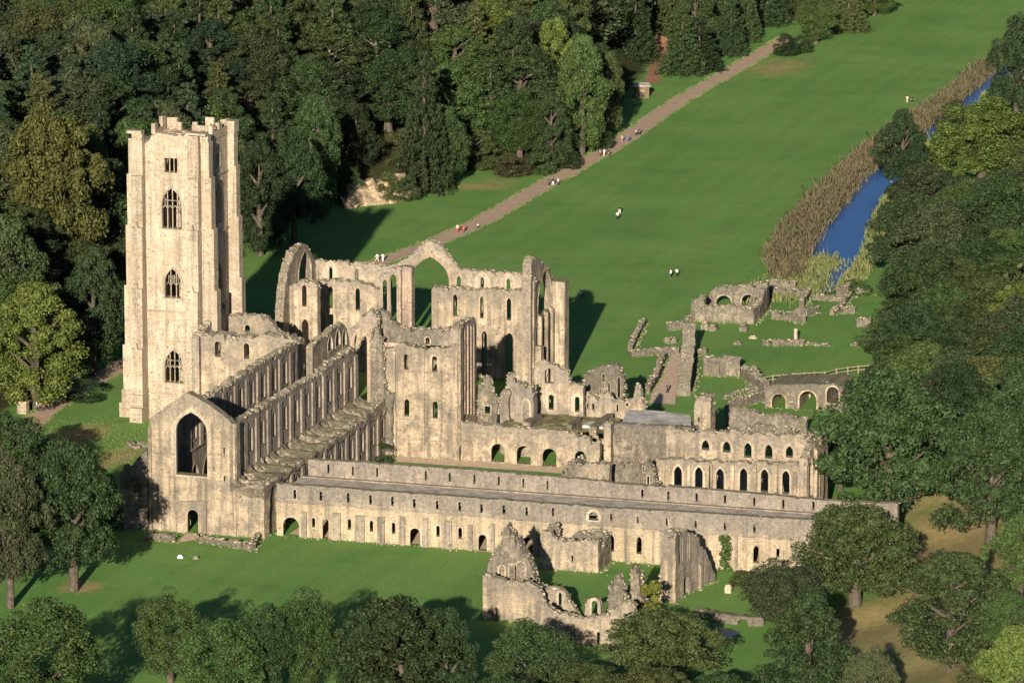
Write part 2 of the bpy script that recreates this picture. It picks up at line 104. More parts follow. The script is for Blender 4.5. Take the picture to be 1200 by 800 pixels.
('cellarium','wall','honey',(0,2.5),(1.0,0.0),1.3,-1.5,[(14.23,5.58),(65.27,5.58),(116.31,5.58)],[(20.26,20.87,1.9,3.46,'R',{'f':0.22,'m':'pale'}),(26.39,27.01,1.92,3.67,'R',{'f':0.22,'m':'pale'}),(30.13,30.77,1.86,3.72,'R',{'f':0.22,'m':'pale'}),(33.89,34.53,1.81,3.66,'R',{'f':0.22,'m':'pale'}),(41.42,42.06,1.87,3.69,'R',{'f':0.22,'m':'pale'}),(45.15,45.82,1.82,3.66,'R',{'f':0.22,'m':'pale'}),(15.28,18.09,-0.09,3.27,'R',{'f':0.3,'n':'doorway','m':'pale'}),(22.06,23.15,-0.38,3.44,'R',{'f':0.3,'n':'doorway','m':'pale'}),(36.99,38.75,-0.13,3.01,'R',{'f':0.3,'n':'doorway','m':'pale'}),(48.53,50.01,0.06,2.79,'R',{'f':0.3,'n':'doorway','m':'pale'}),(55.86,57.74,0.28,2.94,'R',{'f':0.3,'n':'doorway','m':'pale'}),(70.26,71.24,1.58,4.4,'P',{'f':0.25,'m':'pale'}),(74.87,75.8,1.51,4.4,'P',{'f':0.25,'m':'pale'}),(79.68,80.35,3.45,4.5,'P',{'f':0.25,'m':'pale'}),(89.25,90.26,1.55,4.39,'P',{'f':0.25,'m':'pale'}),(94.02,95.06,1.5,4.37,'P',{'f':0.25,'m':'pale'}),(97.76,98.34,2.67,4.12,'S',{'f':0.15}),(93.3,95.41,-1.26,0.13,'R',{'f':0.25,'n':'river_arch'})],0.05,0.05),
('cellarium','wall','grey',(0,2.52),(1.0,0.0),1.26,5.6,[(14.22,8.71),(22.42,8.73),(31.15,8.67),(42.71,8.69),(54.18,8.67),(68.38,8.65),(82.44,8.9),(90.81,8.95),(96.36,9.01),(103.27,9.1),(110.14,9.12),(116.3,9.1)],[(17.11,17.66,6.34,7.93,'R',{'f':0.15}),(21.58,22.13,6.33,7.92,'R',{'f':0.15}),(26.25,26.79,6.4,7.99,'R',{'f':0.15}),(30.05,30.59,6.35,7.93,'R',{'f':0.15}),(33.77,34.31,6.38,7.97,'R',{'f':0.15}),(37.48,38.02,6.32,7.9,'R',{'f':0.15}),(41.36,41.89,6.27,7.85,'R',{'f':0.15}),(45.15,45.69,6.32,7.9,'R',{'f':0.15}),(48.84,49.37,6.26,7.83,'R',{'f':0.15}),(52.58,53.11,6.33,7.91,'R',{'f':0.15}),(56.43,56.9,6.4,7.87,'R',{'f':0.15}),(60.82,61.29,6.64,8.11,'R',{'f':0.15}),(66.97,68.58,6.48,7.86,'R',{'f':0.45,'m':'pale'}),(70.49,70.92,6.53,7.78,'S',{'f':0.13}),(74.89,75.31,6.47,7.73,'S',{'f':0.13}),(79.65,80.07,6.49,7.74,'S',{'f':0.13}),(84.4,84.82,6.42,7.67,'S',{'f':0.13}),(89.17,89.59,6.44,7.69,'S',{'f':0.13}),(93.97,94.39,6.38,7.62,'S',{'f':0.13}),(100.06,100.59,4.39,5.84,'S',{'f':0.15})],0.12,0.06),
('infirmary_ruin','wall','stone',(0,-5.4),(1.0,0.0),1.3,-0.3,[(61.29,5.33),(61.75,5.99),(62.91,5.8),(63.4,4.97),(65.09,4.99),(67.2,4.94),(69.3,5.1),(70.88,5.42)],[(66.43,66.79,1.56,2.61,'S',{'f':0.1})],0.3,0.06),
('infirmary_ruin','wall','rubble',(0,-1.0),(1.0,0.0),1.2,-0.3,[(60.59,3.88),(61.48,5.69),(62.18,6.62),(62.78,6.31),(62.89,4.4)],[],0.5,0.06),
('infirmary_ruin','wall','rubble',(0,0.9),(1.0,0.0),1.0,-0.3,[(64.63,3.9),(66.04,4.6),(67.46,4.91),(68.87,5.16),(69.75,4.98)],[],0.3,0.06),
('infirmary_ruin','wall','rubble',(70.85,-5.3),(0.0,1.0),1.2,-0.3,[(0,4.3),(1.2,4.5),(2,3.2),(2.6,3.4),(3.3,4.6),(7.6,4.8)],[],0.35,0.06),
('guest_house','wall','stone',(0,-37.5),(1.0,0.0),1.3,-0.3,[(61.91,6.71),(62.01,6.92),(63.51,6.84),(65.21,6.43),(66.57,6.07),(67.58,6.41),(68.67,6.63),(69.95,6.26),(70.8,5.73),(71.48,4.71),(71.72,3.12),(71.75,0.55)],[(63.91,64.32,-0.09,2.02,'S',{'f':0.12})],0.25,0.06),
('guest_house','wall','rubble',(0,-31),(1.0,0.0),2.4,-0.3,[(60.37,3.64),(60.58,6.52),(61.47,8.38),(62.16,9.51),(62.91,10.58),(63.19,12.45),(63.8,12.73),(64.42,12.87),(64.72,11.55),(65.58,10.77),(66.26,9.75),(66.88,8.69),(67.46,7.55),(67.97,6.07),(68.38,4.42)],[(62.5,63.39,4.51,6.87,'R',{'f':0.25,'blind':1,'m':'pale'}),(64.14,65.03,4.3,7.27,'R',{'f':0.25,'blind':1,'m':'pale'}),(65.31,66.67,4.91,7.71,'R',{'f':0.25,'blind':1,'m':'pale'})],0.5,0.15),
('guest_house','wall','stone',(0,-33.5),(1.0,0.0),1.1,-0.3,[(69.07,5.1),(70.27,4.85),(71.62,4.72),(72.81,4.61),(73.49,4.33),(74.17,3.31),(74.85,2.19),(75.53,1.23),(76.89,0.44),(77.57,-0.12)],[(72.75,73.29,1.94,4.06,'R',{'f':0.35,'m':'pale'})],0.35,0.06),
('guest_house','wall','stone',(0,-44),(1.0,0.0),1.3,-0.3,[(72.88,2.2),(73.62,3.26),(73.82,4.77),(74.79,4.35),(76.13,3.59),(77.63,3.51),(78.64,3.39),(79.64,2.74)],[(78.64,79.04,0.69,2.02,'S',{})],0.3,0.06),
('guest_house2','wall','stone',(0,-47),(1.0,0.0),1.3,-0.3,[(79.36,3.98),(81.02,3.95),(82.85,4.26),(84.17,4.86),(85.49,5.95),(86.81,6.87),(87.8,7.11),(88.53,6.51),(88.56,3.88)],[(82.79,83.29,-0.57,2.13,'S',{'f':0.12})],0.45,0.06),
('guest_house2','wall','pink',(0,-40),(1.0,0.0),1.0,-0.3,[(78.8,1.32),(78.89,4.32),(79.33,5.08),(80.13,5.48),(80.87,5.14),(81.2,4.33),(81.34,2.85)],[(79.9,80.87,2.77,5.03,'R',{'f':0.45,'m':'pale'})],0.1,0.06),
('guest_house2','wall','rubble',(0,-41),(1.0,0.0),1.8,-0.3,[(82.71,2.22),(82.76,6.86),(83.15,8.22),(83.68,9.08),(84.41,9.63),(84.91,9.18),(85.15,7.38),(85.23,4.74),(85.61,3.44)],[],0.45,0.15),
('ivy_pillar','wall','rubble',(0,-36),(1.0,0.0),2.4,-0.3,[(84.76,0.09),(84.82,8.43),(85.15,9.29),(85.59,9.49),(86.06,8.69),(86.34,6.55),(87.36,2.97)],[],0.5,0.15),
('guest_gable','wall','grey',(86.95,-17.48),(0.2214,0.9752),2.6,-0.3,[(-0.14,10.36),(1.41,10.7),(2.64,10.57),(4.23,9.91),(7.18,8.5),(7.95,6.69),(9.67,5.49),(11.24,3.77),(12.18,2.18),(13.01,0.9)],[(1.4,1.96,5.61,9.57,'P',{'f':0.12}),(3.7,4.37,5.5,9.6,'P',{'f':0.12}),(2.1,4.64,-0.5,3.39,'P',{'f':0.25})],0.3,0.06),
('guest_gable','wall','stone',(0,-19.8),(1.0,0.0),2.0,-0.3,[(84.58,-0.14),(84.84,3.41),(85.17,6.15),(85.7,8.63),(86.24,9.89),(86.92,10.34),(87.51,10.93)],[],0.3,0.06),
('river_tunnels','wall','rubble',(0,118.5),(1.0,0.0),9.0,-1.0,[(66.1,0.72),(66.13,3.62),(66.96,4.09),(69.81,4.37),(72.97,4.7),(76.13,4.84),(78.65,5.07),(80.54,4.81)],[(67.37,70.0,-0.06,2.53,'R',{'f':0.25}),(72.47,75.69,-0.02,3.45,'R',{'f':0.25}),(77.51,79.78,1.55,4.53,'R',{'f':0.25})],0.15,0.06),
('twin_arch','wall','rubble',(0,189.4),(1.0,0.0),1.5,-0.3,[(33.61,0.87),(33.64,3.42),(34.17,4.31),(35.03,4.7),(35.72,4.67)],[],0.25,0.06),
('twin_arch','wall','rubble',(0,203),(1.0,0.0),1.5,-0.3,[(31.57,-0.2),(32.43,1.92),(33.47,3.02),(34.51,3.94),(36.6,4.24),(39.38,4.57),(42.16,4.84),(43.82,5.28),(44.4,5.8),(44.92,5.93)],[(34.42,37.6,0.24,2.48,'R',{'f':0.3}),(39.58,42.36,0.72,2.95,'R',{'f':0.3})],0.2,0.06),
('twin_arch','wall','rubble',(0,189),(1.0,0.0),1.2,-0.3,[(33.85,2.67),(35.84,2.86),(38.25,3.1),(40.32,3.33),(43.06,3.36),(45.74,3.21)],[],0.25,0.06),
('twin_arch','wall','rubble',(45.75,189.2),(-0.0434,0.9991),1.2,-0.3,[(0,2.6),(3,3.2),(6,2.8),(9,4.2),(13,5.0)],[],0.6,0.06),
('twin_arch','wall','rubble',(34.2,189.2),(-0.0204,0.9998),1.2,-0.3,[(0,3.6),(4,3.2),(9,3.0)],[],0.5,0.06),
('passage_wall','wall','rubble',(50.89,123.13),(-0.2378,0.9713),2.4,-0.2,[(0,2.2),(11.216369523313075,2.8),(22.43273904662615,2.4),(33.64910856993923,3.0),(34.77074552227054,5.5),(36.26626145871228,5.8),(37.38789841104359,3.0)],[],0.5,0.06),
('low_wall:0','wall','rubble',(31.26,152.88),(0.8211,0.5708),0.9,-0.2,[(0,1.2),(2.56,1.26),(5.12,1.2)],[],0.3,0.06),
('low_wall:0','wall','rubble',(35.46,155.8),(0.8334,0.5526),0.9,-0.2,[(0,1.2),(2.21,1.26),(4.41,1.2)],[],0.3,0.06),
('low_wall:1','wall','rubble',(30.14,157.4),(-0.186,0.9826),0.9,-0.2,[(0,1.1),(6.34,1.1550000000000002),(12.69,1.1)],[],0.3,0.06),
('low_wall:1','wall','rubble',(27.78,169.87),(-0.1601,0.9871),0.9,-0.2,[(0,1.1),(6.53,1.1550000000000002),(13.06,1.1)],[],0.3,0.06),
('low_wall:2','wall','rubble',(43.51,122.35),(-0.1504,0.9886),0.9,-0.2,[(0,1.6),(5.15,1.6800000000000002),(10.31,1.6)],[],0.3,0.06),
('low_wall:2','wall','rubble',(41.96,132.54),(-0.1563,0.9877),0.9,-0.2,[(0,1.6),(4.12,1.6800000000000002),(8.25,1.6)],[],0.3,0.06),
('low_wall:3','wall','rubble',(39.31,144.99),(-0.1454,0.9894),0.9,-0.2,[(0,1.2),(3.85,1.26),(7.7,1.2)],[],0.3,0.06),
('low_wall:4','wall','rubble',(33.03,186.75),(0.4072,0.9133),0.9,-0.2,[(0,1.0),(1.31,1.05),(2.63,1.0)],[],0.3,0.06),
('low_wall:5','wall','rubble',(31.49,178.59),(0.6871,0.7266),0.9,-0.2,[(0,1.4),(1.64,1.47),(3.29,1.4)],[],0.3,0.06),
('low_wall:6','wall','rubble',(34.0,166.48),(0.9041,0.4273),0.9,-0.2,[(0,0.9),(1.11,0.9450000000000001),(2.22,0.9)],[],0.3,0.06),
('low_wall:7','wall','rubble',(48.54,140.78),(0.9977,0.0682),0.9,-0.2,[(0,3.4),(1.61,3.57),(3.23,3.4)],[],0.3,0.06),
('low_wall:7','wall','rubble',(51.76,141.0),(0.8818,0.4717),0.9,-0.2,[(0,3.4),(1.95,3.57),(3.9,3.4)],[],0.3,0.06),
('low_wall:8','wall','rubble',(55.2,142.84),(0.487,-0.8734),0.9,-0.2,[(0,1.8),(3.78,1.8900000000000001),(7.56,1.8)],[],0.3,0.06),
('low_wall:8','wall','rubble',(58.88,136.24),(0.5559,-0.8312),0.9,-0.2,[(0,1.8),(3.8,1.8900000000000001),(7.6,1.8)],[],0.3,0.06),
('low_wall:9','wall','rubble',(58.02,122.34),(0.1911,0.9816),0.9,-0.2,[(0,0.4),(2.85,0.42000000000000004),(5.7,0.4)],[],0.3,0.06),
('low_wall:9','wall','rubble',(59.11,127.94),(0.3645,0.9312),0.9,-0.2,[(0,0.4),(2.13,0.42000000000000004),(4.26,0.4)],[],0.3,0.06),
('low_wall:10','wall','rubble',(61.08,114.4),(0.3906,0.9205),0.9,-0.2,[(0,1.6),(2.77,1.6800000000000002),(5.54,1.6)],[],0.3,0.06),
('low_wall:10','wall','rubble',(63.24,119.49),(0.3053,0.9523),0.9,-0.2,[(0,1.6),(2.6,1.6800000000000002),(5.21,1.6)],[],0.3,0.06),
('low_wall:11','wall','rubble',(42.79,157.75),(0.8087,0.5882),0.9,-0.2,[(0,1.2),(0.95,1.26),(1.9,1.2)],[],0.3,0.06),
('low_wall:12','wall','rubble',(41.47,216.69),(0.9945,0.105),0.9,-0.2,[(0,1.6),(2.24,1.6800000000000002),(4.47,1.6)],[],0.3,0.06),
('low_wall:12','wall','rubble',(45.92,217.16),(0.9973,0.0737),0.9,-0.2,[(0,1.6),(1.9,1.6800000000000002),(3.8,1.6)],[],0.3,0.06),
('low_wall:13','wall','rubble',(40.34,221.79),(0.9886,-0.1504),0.9,-0.2,[(0,2.2),(1.4,2.3100000000000005),(2.79,2.2)],[],0.3,0.06),
('low_wall:13','wall','rubble',(43.1,221.37),(0.9928,0.1194),0.9,-0.2,[(0,2.2),(1.47,2.3100000000000005),(2.93,2.2)],[],0.3,0.06),
('low_wall:14','wall','rubble',(51.22,207.19),(-0.1319,0.9913),0.9,-0.2,[(0,1.6),(6.06,1.6800000000000002),(12.13,1.6)],[],0.3,0.06),
('low_wall:15','wall','rubble',(47.79,194.76),(0.997,0.0779),0.9,-0.2,[(0,1.6),(1.86,1.6800000000000002),(3.72,1.6)],[],0.3,0.06),
('low_wall:15','wall','rubble',(51.5,195.05),(0.7253,-0.6884),0.9,-0.2,[(0,1.6),(2.17,1.6800000000000002),(4.34,1.6)],[],0.3,0.06),
('low_wall:16','wall','rubble',(51.45,199.37),(0.9553,0.2956),0.9,-0.2,[(0,1.2),(1.17,1.26),(2.34,1.2)],[],0.3,0.06),
('low_wall:16','wall','rubble',(53.68,200.06),(0.3433,0.9392),0.9,-0.2,[(0,1.2),(2.1,1.26),(4.2,1.2)],[],0.3,0.06),
('low_wall:17','wall','rubble',(50.65,216.47),(0.984,-0.178),0.9,-0.2,[(0,0.7),(1.49,0.735),(2.98,0.7)],[],0.3,0.06),
('low_wall:17','wall','rubble',(53.58,215.94),(0.9943,-0.1064),0.9,-0.2,[(0,0.7),(2.16,0.735),(4.32,0.7)],[],0.3,0.06),
('low_wall:18','wall','rubble',(58.57,201.92),(0.0773,0.997),0.9,-0.2,[(0,1.0),(2.97,1.05),(5.94,1.0)],[],0.3,0.06),
('low_wall:18','wall','rubble',(59.03,207.85),(-0.1126,0.9936),0.9,-0.2,[(0,1.0),(8.26,1.05),(16.53,1.0)],[],0.3,0.06),
('low_wall:19','wall','rubble',(55.77,218.41),(0.4914,0.8709),0.9,-0.2,[(0,2.2),(1.25,2.3100000000000005),(2.5,2.2)],[],0.3,0.06),
('low_wall:19','wall','rubble',(57.0,220.59),(-0.0646,0.9979),0.9,-0.2,[(0,2.2),(4.02,2.3100000000000005),(8.04,2.2)],[],0.3,0.06),
('low_wall:20','wall','rubble',(60.17,203.81),(0.7914,0.6113),0.9,-0.2,[(0,1.2),(1.19,1.26),(2.39,1.2)],[],0.3,0.06),
('low_wall:21','wall','rubble',(65.45,192.5),(0.8916,0.4527),0.9,-0.2,[(0,1.6),(1.45,1.6800000000000002),(2.89,1.6)],[],0.3,0.06),
('low_wall:22','wall','rubble',(52.32,170.5),(0.9751,0.2219),0.9,-0.2,[(0,0.9),(2.12,0.9450000000000001),(4.23,0.9)],[],0.3,0.06),
('low_wall:22','wall','rubble',(56.45,171.44),(0.9252,0.3795),0.9,-0.2,[(0,0.9),(1.81,0.9450000000000001),(3.61,0.9)],[],0.3,0.06),
('low_wall:23','wall','rubble',(60.11,172.91),(0.9956,0.0935),0.9,-0.2,[(0,0.35),(2.3,0.3675),(4.6,0.35)],[],0.3,0.06),
('low_wall:24','wall','rubble',(69.12,174.38),(0.712,0.7022),0.9,-0.2,[(0,0.4),(2.57,0.42000000000000004),(5.13,0.4)],[],0.3,0.06),
('low_wall:25','wall','rubble',(57.9,222.68),(0.8428,0.5383),0.9,-0.2,[(0,1.2),(1.63,1.26),(3.25,1.2)],[],0.3,0.06),
('low_wall:26','wall','rubble',(57.39,141.97),(0.4119,-0.9112),0.9,-0.2,[(0,1.6),(3.71,1.6800000000000002),(7.43,1.6)],[],0.3,0.06),
('low_wall:26','wall','rubble',(60.45,135.2),(0.5093,-0.8606),0.9,-0.2,[(0,1.6),(2.25,1.6800000000000002),(4.49,1.6)],[],0.3,0.06),
('low_wall:27','wall','rubble',(62.88,120.86),(0.3515,0.9362),0.9,-0.2,[(0,1.4),(1.35,1.47),(2.7,1.4)],[],0.3,0.06),
('low_wall:27','wall','rubble',(63.83,123.39),(0.4744,0.8803),0.9,-0.2,[(0,1.4),(1.02,1.47),(2.05,1.4)],[],0.3,0.06),
('low_wall:28','wall','rubble',(44.28,193.68),(-0.197,0.9804),0.9,-0.2,[(0,2.5),(7.59,2.625),(15.18,2.5)],[],0.3,0.06),
('low_wall:28','wall','rubble',(41.29,208.56),(-0.1703,0.9854),0.9,-0.2,[(0,2.5),(5.2,2.625),(10.4,2.5)],[],0.3,0.06),
('low_wall:29','wall','rubble',(42.85,207.26),(-0.1425,0.9898),0.9,-0.2,[(0,1.6),(3.89,1.6800000000000002),(7.79,1.6)],[],0.3,0.06),
('low_wall:30','wall','rubble',(-5.1,-6.64),(0.9939,0.1107),0.9,-0.2,[(0,0.9),(2.49,0.9450000000000001),(4.97,0.9)],[],0.3,0.06),
('low_wall:31','wall','rubble',(2.7,-4.88),(0.9622,-0.2724),0.9,-0.2,[(0,0.9),(5.8,0.9450000000000001),(11.6,0.9)],[],0.3,0.06),
('low_wall:31','wall','rubble',(13.86,-8.04),(-0.1799,0.9837),0.9,-0.2,[(0,0.9),(4.28,0.9450000000000001),(8.56,0.9)],[],0.3,0.06),
]
STRINGS=[('west_front',(0,0),(1.0,0.0),-6.85,8.2,8.85),('west_front',(0,0),(1.0,0.0),-6.78,-2.3,12.83),('west_front',(0,0),(1.0,0.0),3.39,8.25,13.33),('south_transept',(0,62),(1.0,0.0),14.37,25.97,15.01),('south_transept',(0,62),(1.0,0.0),14.32,25.95,6.49),('south_transept',(0,62),(1.0,0.0),14.31,25.94,3.01),('cellarium',(0,2.5),(1.0,0.0),13.96,54.18,6.17)]
PILAS=[('cellarium',(0,2.5),(1.0,0.0),18.54,19.39,-1.31,4.44,0.35,'grey'),('cellarium',(0,2.5),(1.0,0.0),23.83,25.26,-1.0,4.68,0.35,'grey'),('cellarium',(0,2.5),(1.0,0.0),27.75,29.28,-0.78,4.57,0.35,'grey'),('cellarium',(0,2.5),(1.0,0.0),31.48,32.74,-0.58,4.56,0.35,'grey'),('cellarium',(0,2.5),(1.0,0.0),35.31,36.22,-0.38,4.83,0.35,'grey'),('cellarium',(0,2.5),(1.0,0.0),39.16,40.1,-0.17,4.95,0.35,'grey'),('cellarium',(0,2.5),(1.0,0.0),42.86,44.14,0.05,4.8,0.35,'grey'),('cellarium',(0,2.5),(1.0,0.0),46.82,47.6,0.25,4.42,0.35,'grey'),('cellarium',(0,2.5),(1.0,0.0),50.58,51.35,0.46,4.76,0.35,'grey'),('cellarium',(0,2.5),(1.0,0.0),58.17,58.77,-1.2,4.5,0.3,'grey'),('cellarium',(0,2.5),(1.0,0.0),68.9,69.37,-0.39,5.91,0.3,'grey'),('cellarium',(0,2.5),(1.0,0.0),72.93,73.27,-0.09,5.37,0.3,'grey'),('cellarium',(0,2.5),(1.0,0.0),77.49,77.83,0.26,5.49,0.3,'grey'),('cellarium',(0,2.5),(1.0,0.0),86.19,86.49,0.92,5.72,0.3,'grey'),('cellarium',(0,2.5),(1.0,0.0),91.01,91.51,1.29,5.79,0.3,'grey'),('west_front',(0,0),(1.0,0.0),-5.12,-4.8,-0.8,8.45,0.22,'stone'),('west_front',(0,0),(1.0,0.0),7.19,7.64,0.11,18.49,0.22,'stone'),('west_front',(0,0),(1.0,0.0),-6.85,-6.36,-0.93,17.35,0.35,'stone'),('west_front',(0,0),(1.0,0.0),7.72,8.2,0.15,18.33,0.35,'stone'),('south_transept',(0,62),(1.0,0.0),14.38,14.77,0.2,18.91,0.28,'stone'),('south_transept',(0,62),(1.0,0.0),19.7,20.04,0.57,19.24,0.28,'stone'),('south_transept',(0,62),(1.0,0.0),25.57,26.04,0.98,19.61,0.28,'stone'),('refectory',(0,26),(1.0,0.0),72.97,73.53,6.49,10.99,0.35,'stone'),('refectory',(0,26),(1.0,0.0),76.88,77.43,6.77,11.26,0.35,'stone'),('refectory',(0,26),(1.0,0.0),80.52,81.07,7.03,11.51,0.35,'stone'),('refectory',(0,26),(1.0,0.0),80.14,80.69,6.5,11.44,0.35,'stone'),('refectory',(0,26),(1.0,0.0),84.15,84.7,6.79,11.72,0.35,'stone'),('refectory',(0,26),(1.0,0.0),87.85,88.4,7.05,11.97,0.35,'stone'),('refectory',(0,26),(1.0,0.0),91.44,91.99,7.31,12.22,0.35,'stone'),('refectory',(0,26),(1.0,0.0),94.62,95.17,7.54,12.44,0.35,'stone'),('refectory',(0,26),(1.0,0.0),96.31,96.86,7.66,12.56,0.35,'stone'),('south_transept',(26.08,0),(0.0,1.0),64.91,65.52,7.49,23.29,0.3,'pink'),('south_transept',(26.08,0),(0.0,1.0),66.73,67.33,7.09,22.93,0.3,'pink'),('south_transept',(26.08,0),(0.0,1.0),68.67,69.28,6.67,22.54,0.3,'pink'),('south_transept',(26.08,0),(0.0,1.0),70.13,70.74,6.36,22.25,0.3,'pink'),('guest_gable',(86.94847506544858,-17.478144688635666),(0.221,0.975),-0.05,1.52,0.92,5.83,0.5,'grey'),('guest_gable',(86.94847506544858,-17.478144688635666),(0.221,0.975),7.17,7.85,-0.63,4.33,0.5,'grey'),('refectory',(96.9,0),(0.0,1.0),30.03,31.25,5.81,14.38,0.6,'stone'),('refectory',(96.9,0),(0.0,1.0),32.07,33.3,5.33,13.92,0.6,'stone'),('refectory',(96.9,0),(0.0,1.0),33.61,34.84,4.97,13.58,0.6,'stone')]
PATH=[(-45.68,202.52),(-44.38,225.59),(-40.41,247.42),(-37.8,274.81),(-37.64,325.02),(-37.14,378.55),(-40.05,449.54),(-39.9,507.16),(-40.18,545.61),(-39.99,556.84)]
PATH2=[(-52.24,33.8),(-54.22,60.69),(-56.94,80.07),(-57.49,97.92),(-57.94,119.66),(-58.5,139.83)]
TRACK=[(-53.84,470.59),(-59.02,492.29),(-64.38,514.75),(-69.11,535.07)]
PASS=[(45.15,115.38),(42.75,129.72),(40.12,144.45),(37.91,156.88),(39.33,158.3),(44.94,136.56),(50.32,115.49)]
REED=[(37.98,235.87),(30.36,261.39),(25.67,294.46),(22.4,336.82),(19.67,385.09),(19.24,435.55),(20.09,479.29),(18.11,531.14),(23.23,520.72),(25.29,475.31),(26.89,424.9),(28.9,375.9),(27.56,357.83),(31.43,319.71),(33.76,290.72),(38.59,260.01),(44.05,233.08)]
RIVER=[(47.25,220.29),(43.31,240.34),(39.44,260.27),(34.54,283.76),(31.4,314.28),(28.98,350.2),(28.7,385.46),(27.43,422.49),(23.27,474.69),(23.89,491.79),(24.12,509.2),(24.47,536.15)]
RIVER2=[(52.25,226.39),(50.96,242.71),(47.43,272.62),(42.5,299.67),(38.28,327.29),(37.06,349.28),(35.74,390.06),(31.76,426.41),(31.66,446.01),(29.33,476.56),(30.04,493.69),(31.98,516.03)]
ROOF8=[(57.26,54.24),(69.31,56.07),(66.48,65.49),(63.5,65.78),(59.46,66.96),(55.39,66.31)]
PEOPLE=[(-58.1,76.04),(-57.38,75.9),(-56.93,76.4),(-56.32,77.32),(-55.73,77.51),(-60.54,100.05),(-59.63,100.33),(-44.63,227.44),(-43.54,227.78),(-38.68,263.15),(-37.46,263.52),(-35.99,269.13),(-36.46,323.11),(-35.55,323.39),(-34.46,323.73),(-36.14,362.97),(-35.2,363.26),(-34.26,363.55),(-36.73,383.64),(-35.39,384.06),(-35.96,392.67),(-35.52,394.08),(-11.76,294.49),(-10.24,287.54),(17.96,228.74),(18.89,229.96),(14.39,459.53),(15.49,459.87),(46.3,123.97)]
SPOT={'hut':[(-50.44,449.09)],'stones':[(-32.29,56.29),(-30.76,54.41),(-29.87,56.07)],'bush':[(13.78,56.92)],'crag':[(-69.92,280.77),(-66.81,286.04),(-62.44,290.65),(-60.18,295.72),(-59.34,300.37)],'fence':[(61.14,136.94),(62.42,138.88),(64.08,140.01),(65.52,141.38),(67.45,142.75),(69.07,143.72),(70.93,144.6),(72.29,147.82),(73.94,149.89),(75.57,151.5),(77.22,152.79)],'lawnpatch':[(-0.87,-13.72),(-0.92,-7.3),(3.07,-7.68),(3.43,-14.46)],'doorpath':[(0.53,-6.85),(-0.39,0.06),(1.81,-0.58),(2.48,-4.29)],'blocks':[(4.49,-15.88),(7.1,-15.7)],'sit':[(5.77,205.64)],'ivy':[(82.83,-22.52)],'rivlow':[(96.17,-33.66),(96.14,-30.55),(101.35,-33.08),(100.51,-37.96)],'lowbridge':[(92.4,-26.68),(95.87,-28.55),(98.98,-29.15),(101.7,-29.35),(103.88,-28.99)],'stub':[(93.6,-11.07)],'column':[(57.53,175.42)],'dog':[(-35.65,269.23)],'pillar':[(-59.91,74.02)],'stub2':[(39.64,181.11),(45.35,182.37),(37.91,181.42),(48.84,176.39),(47.44,170.14)]}
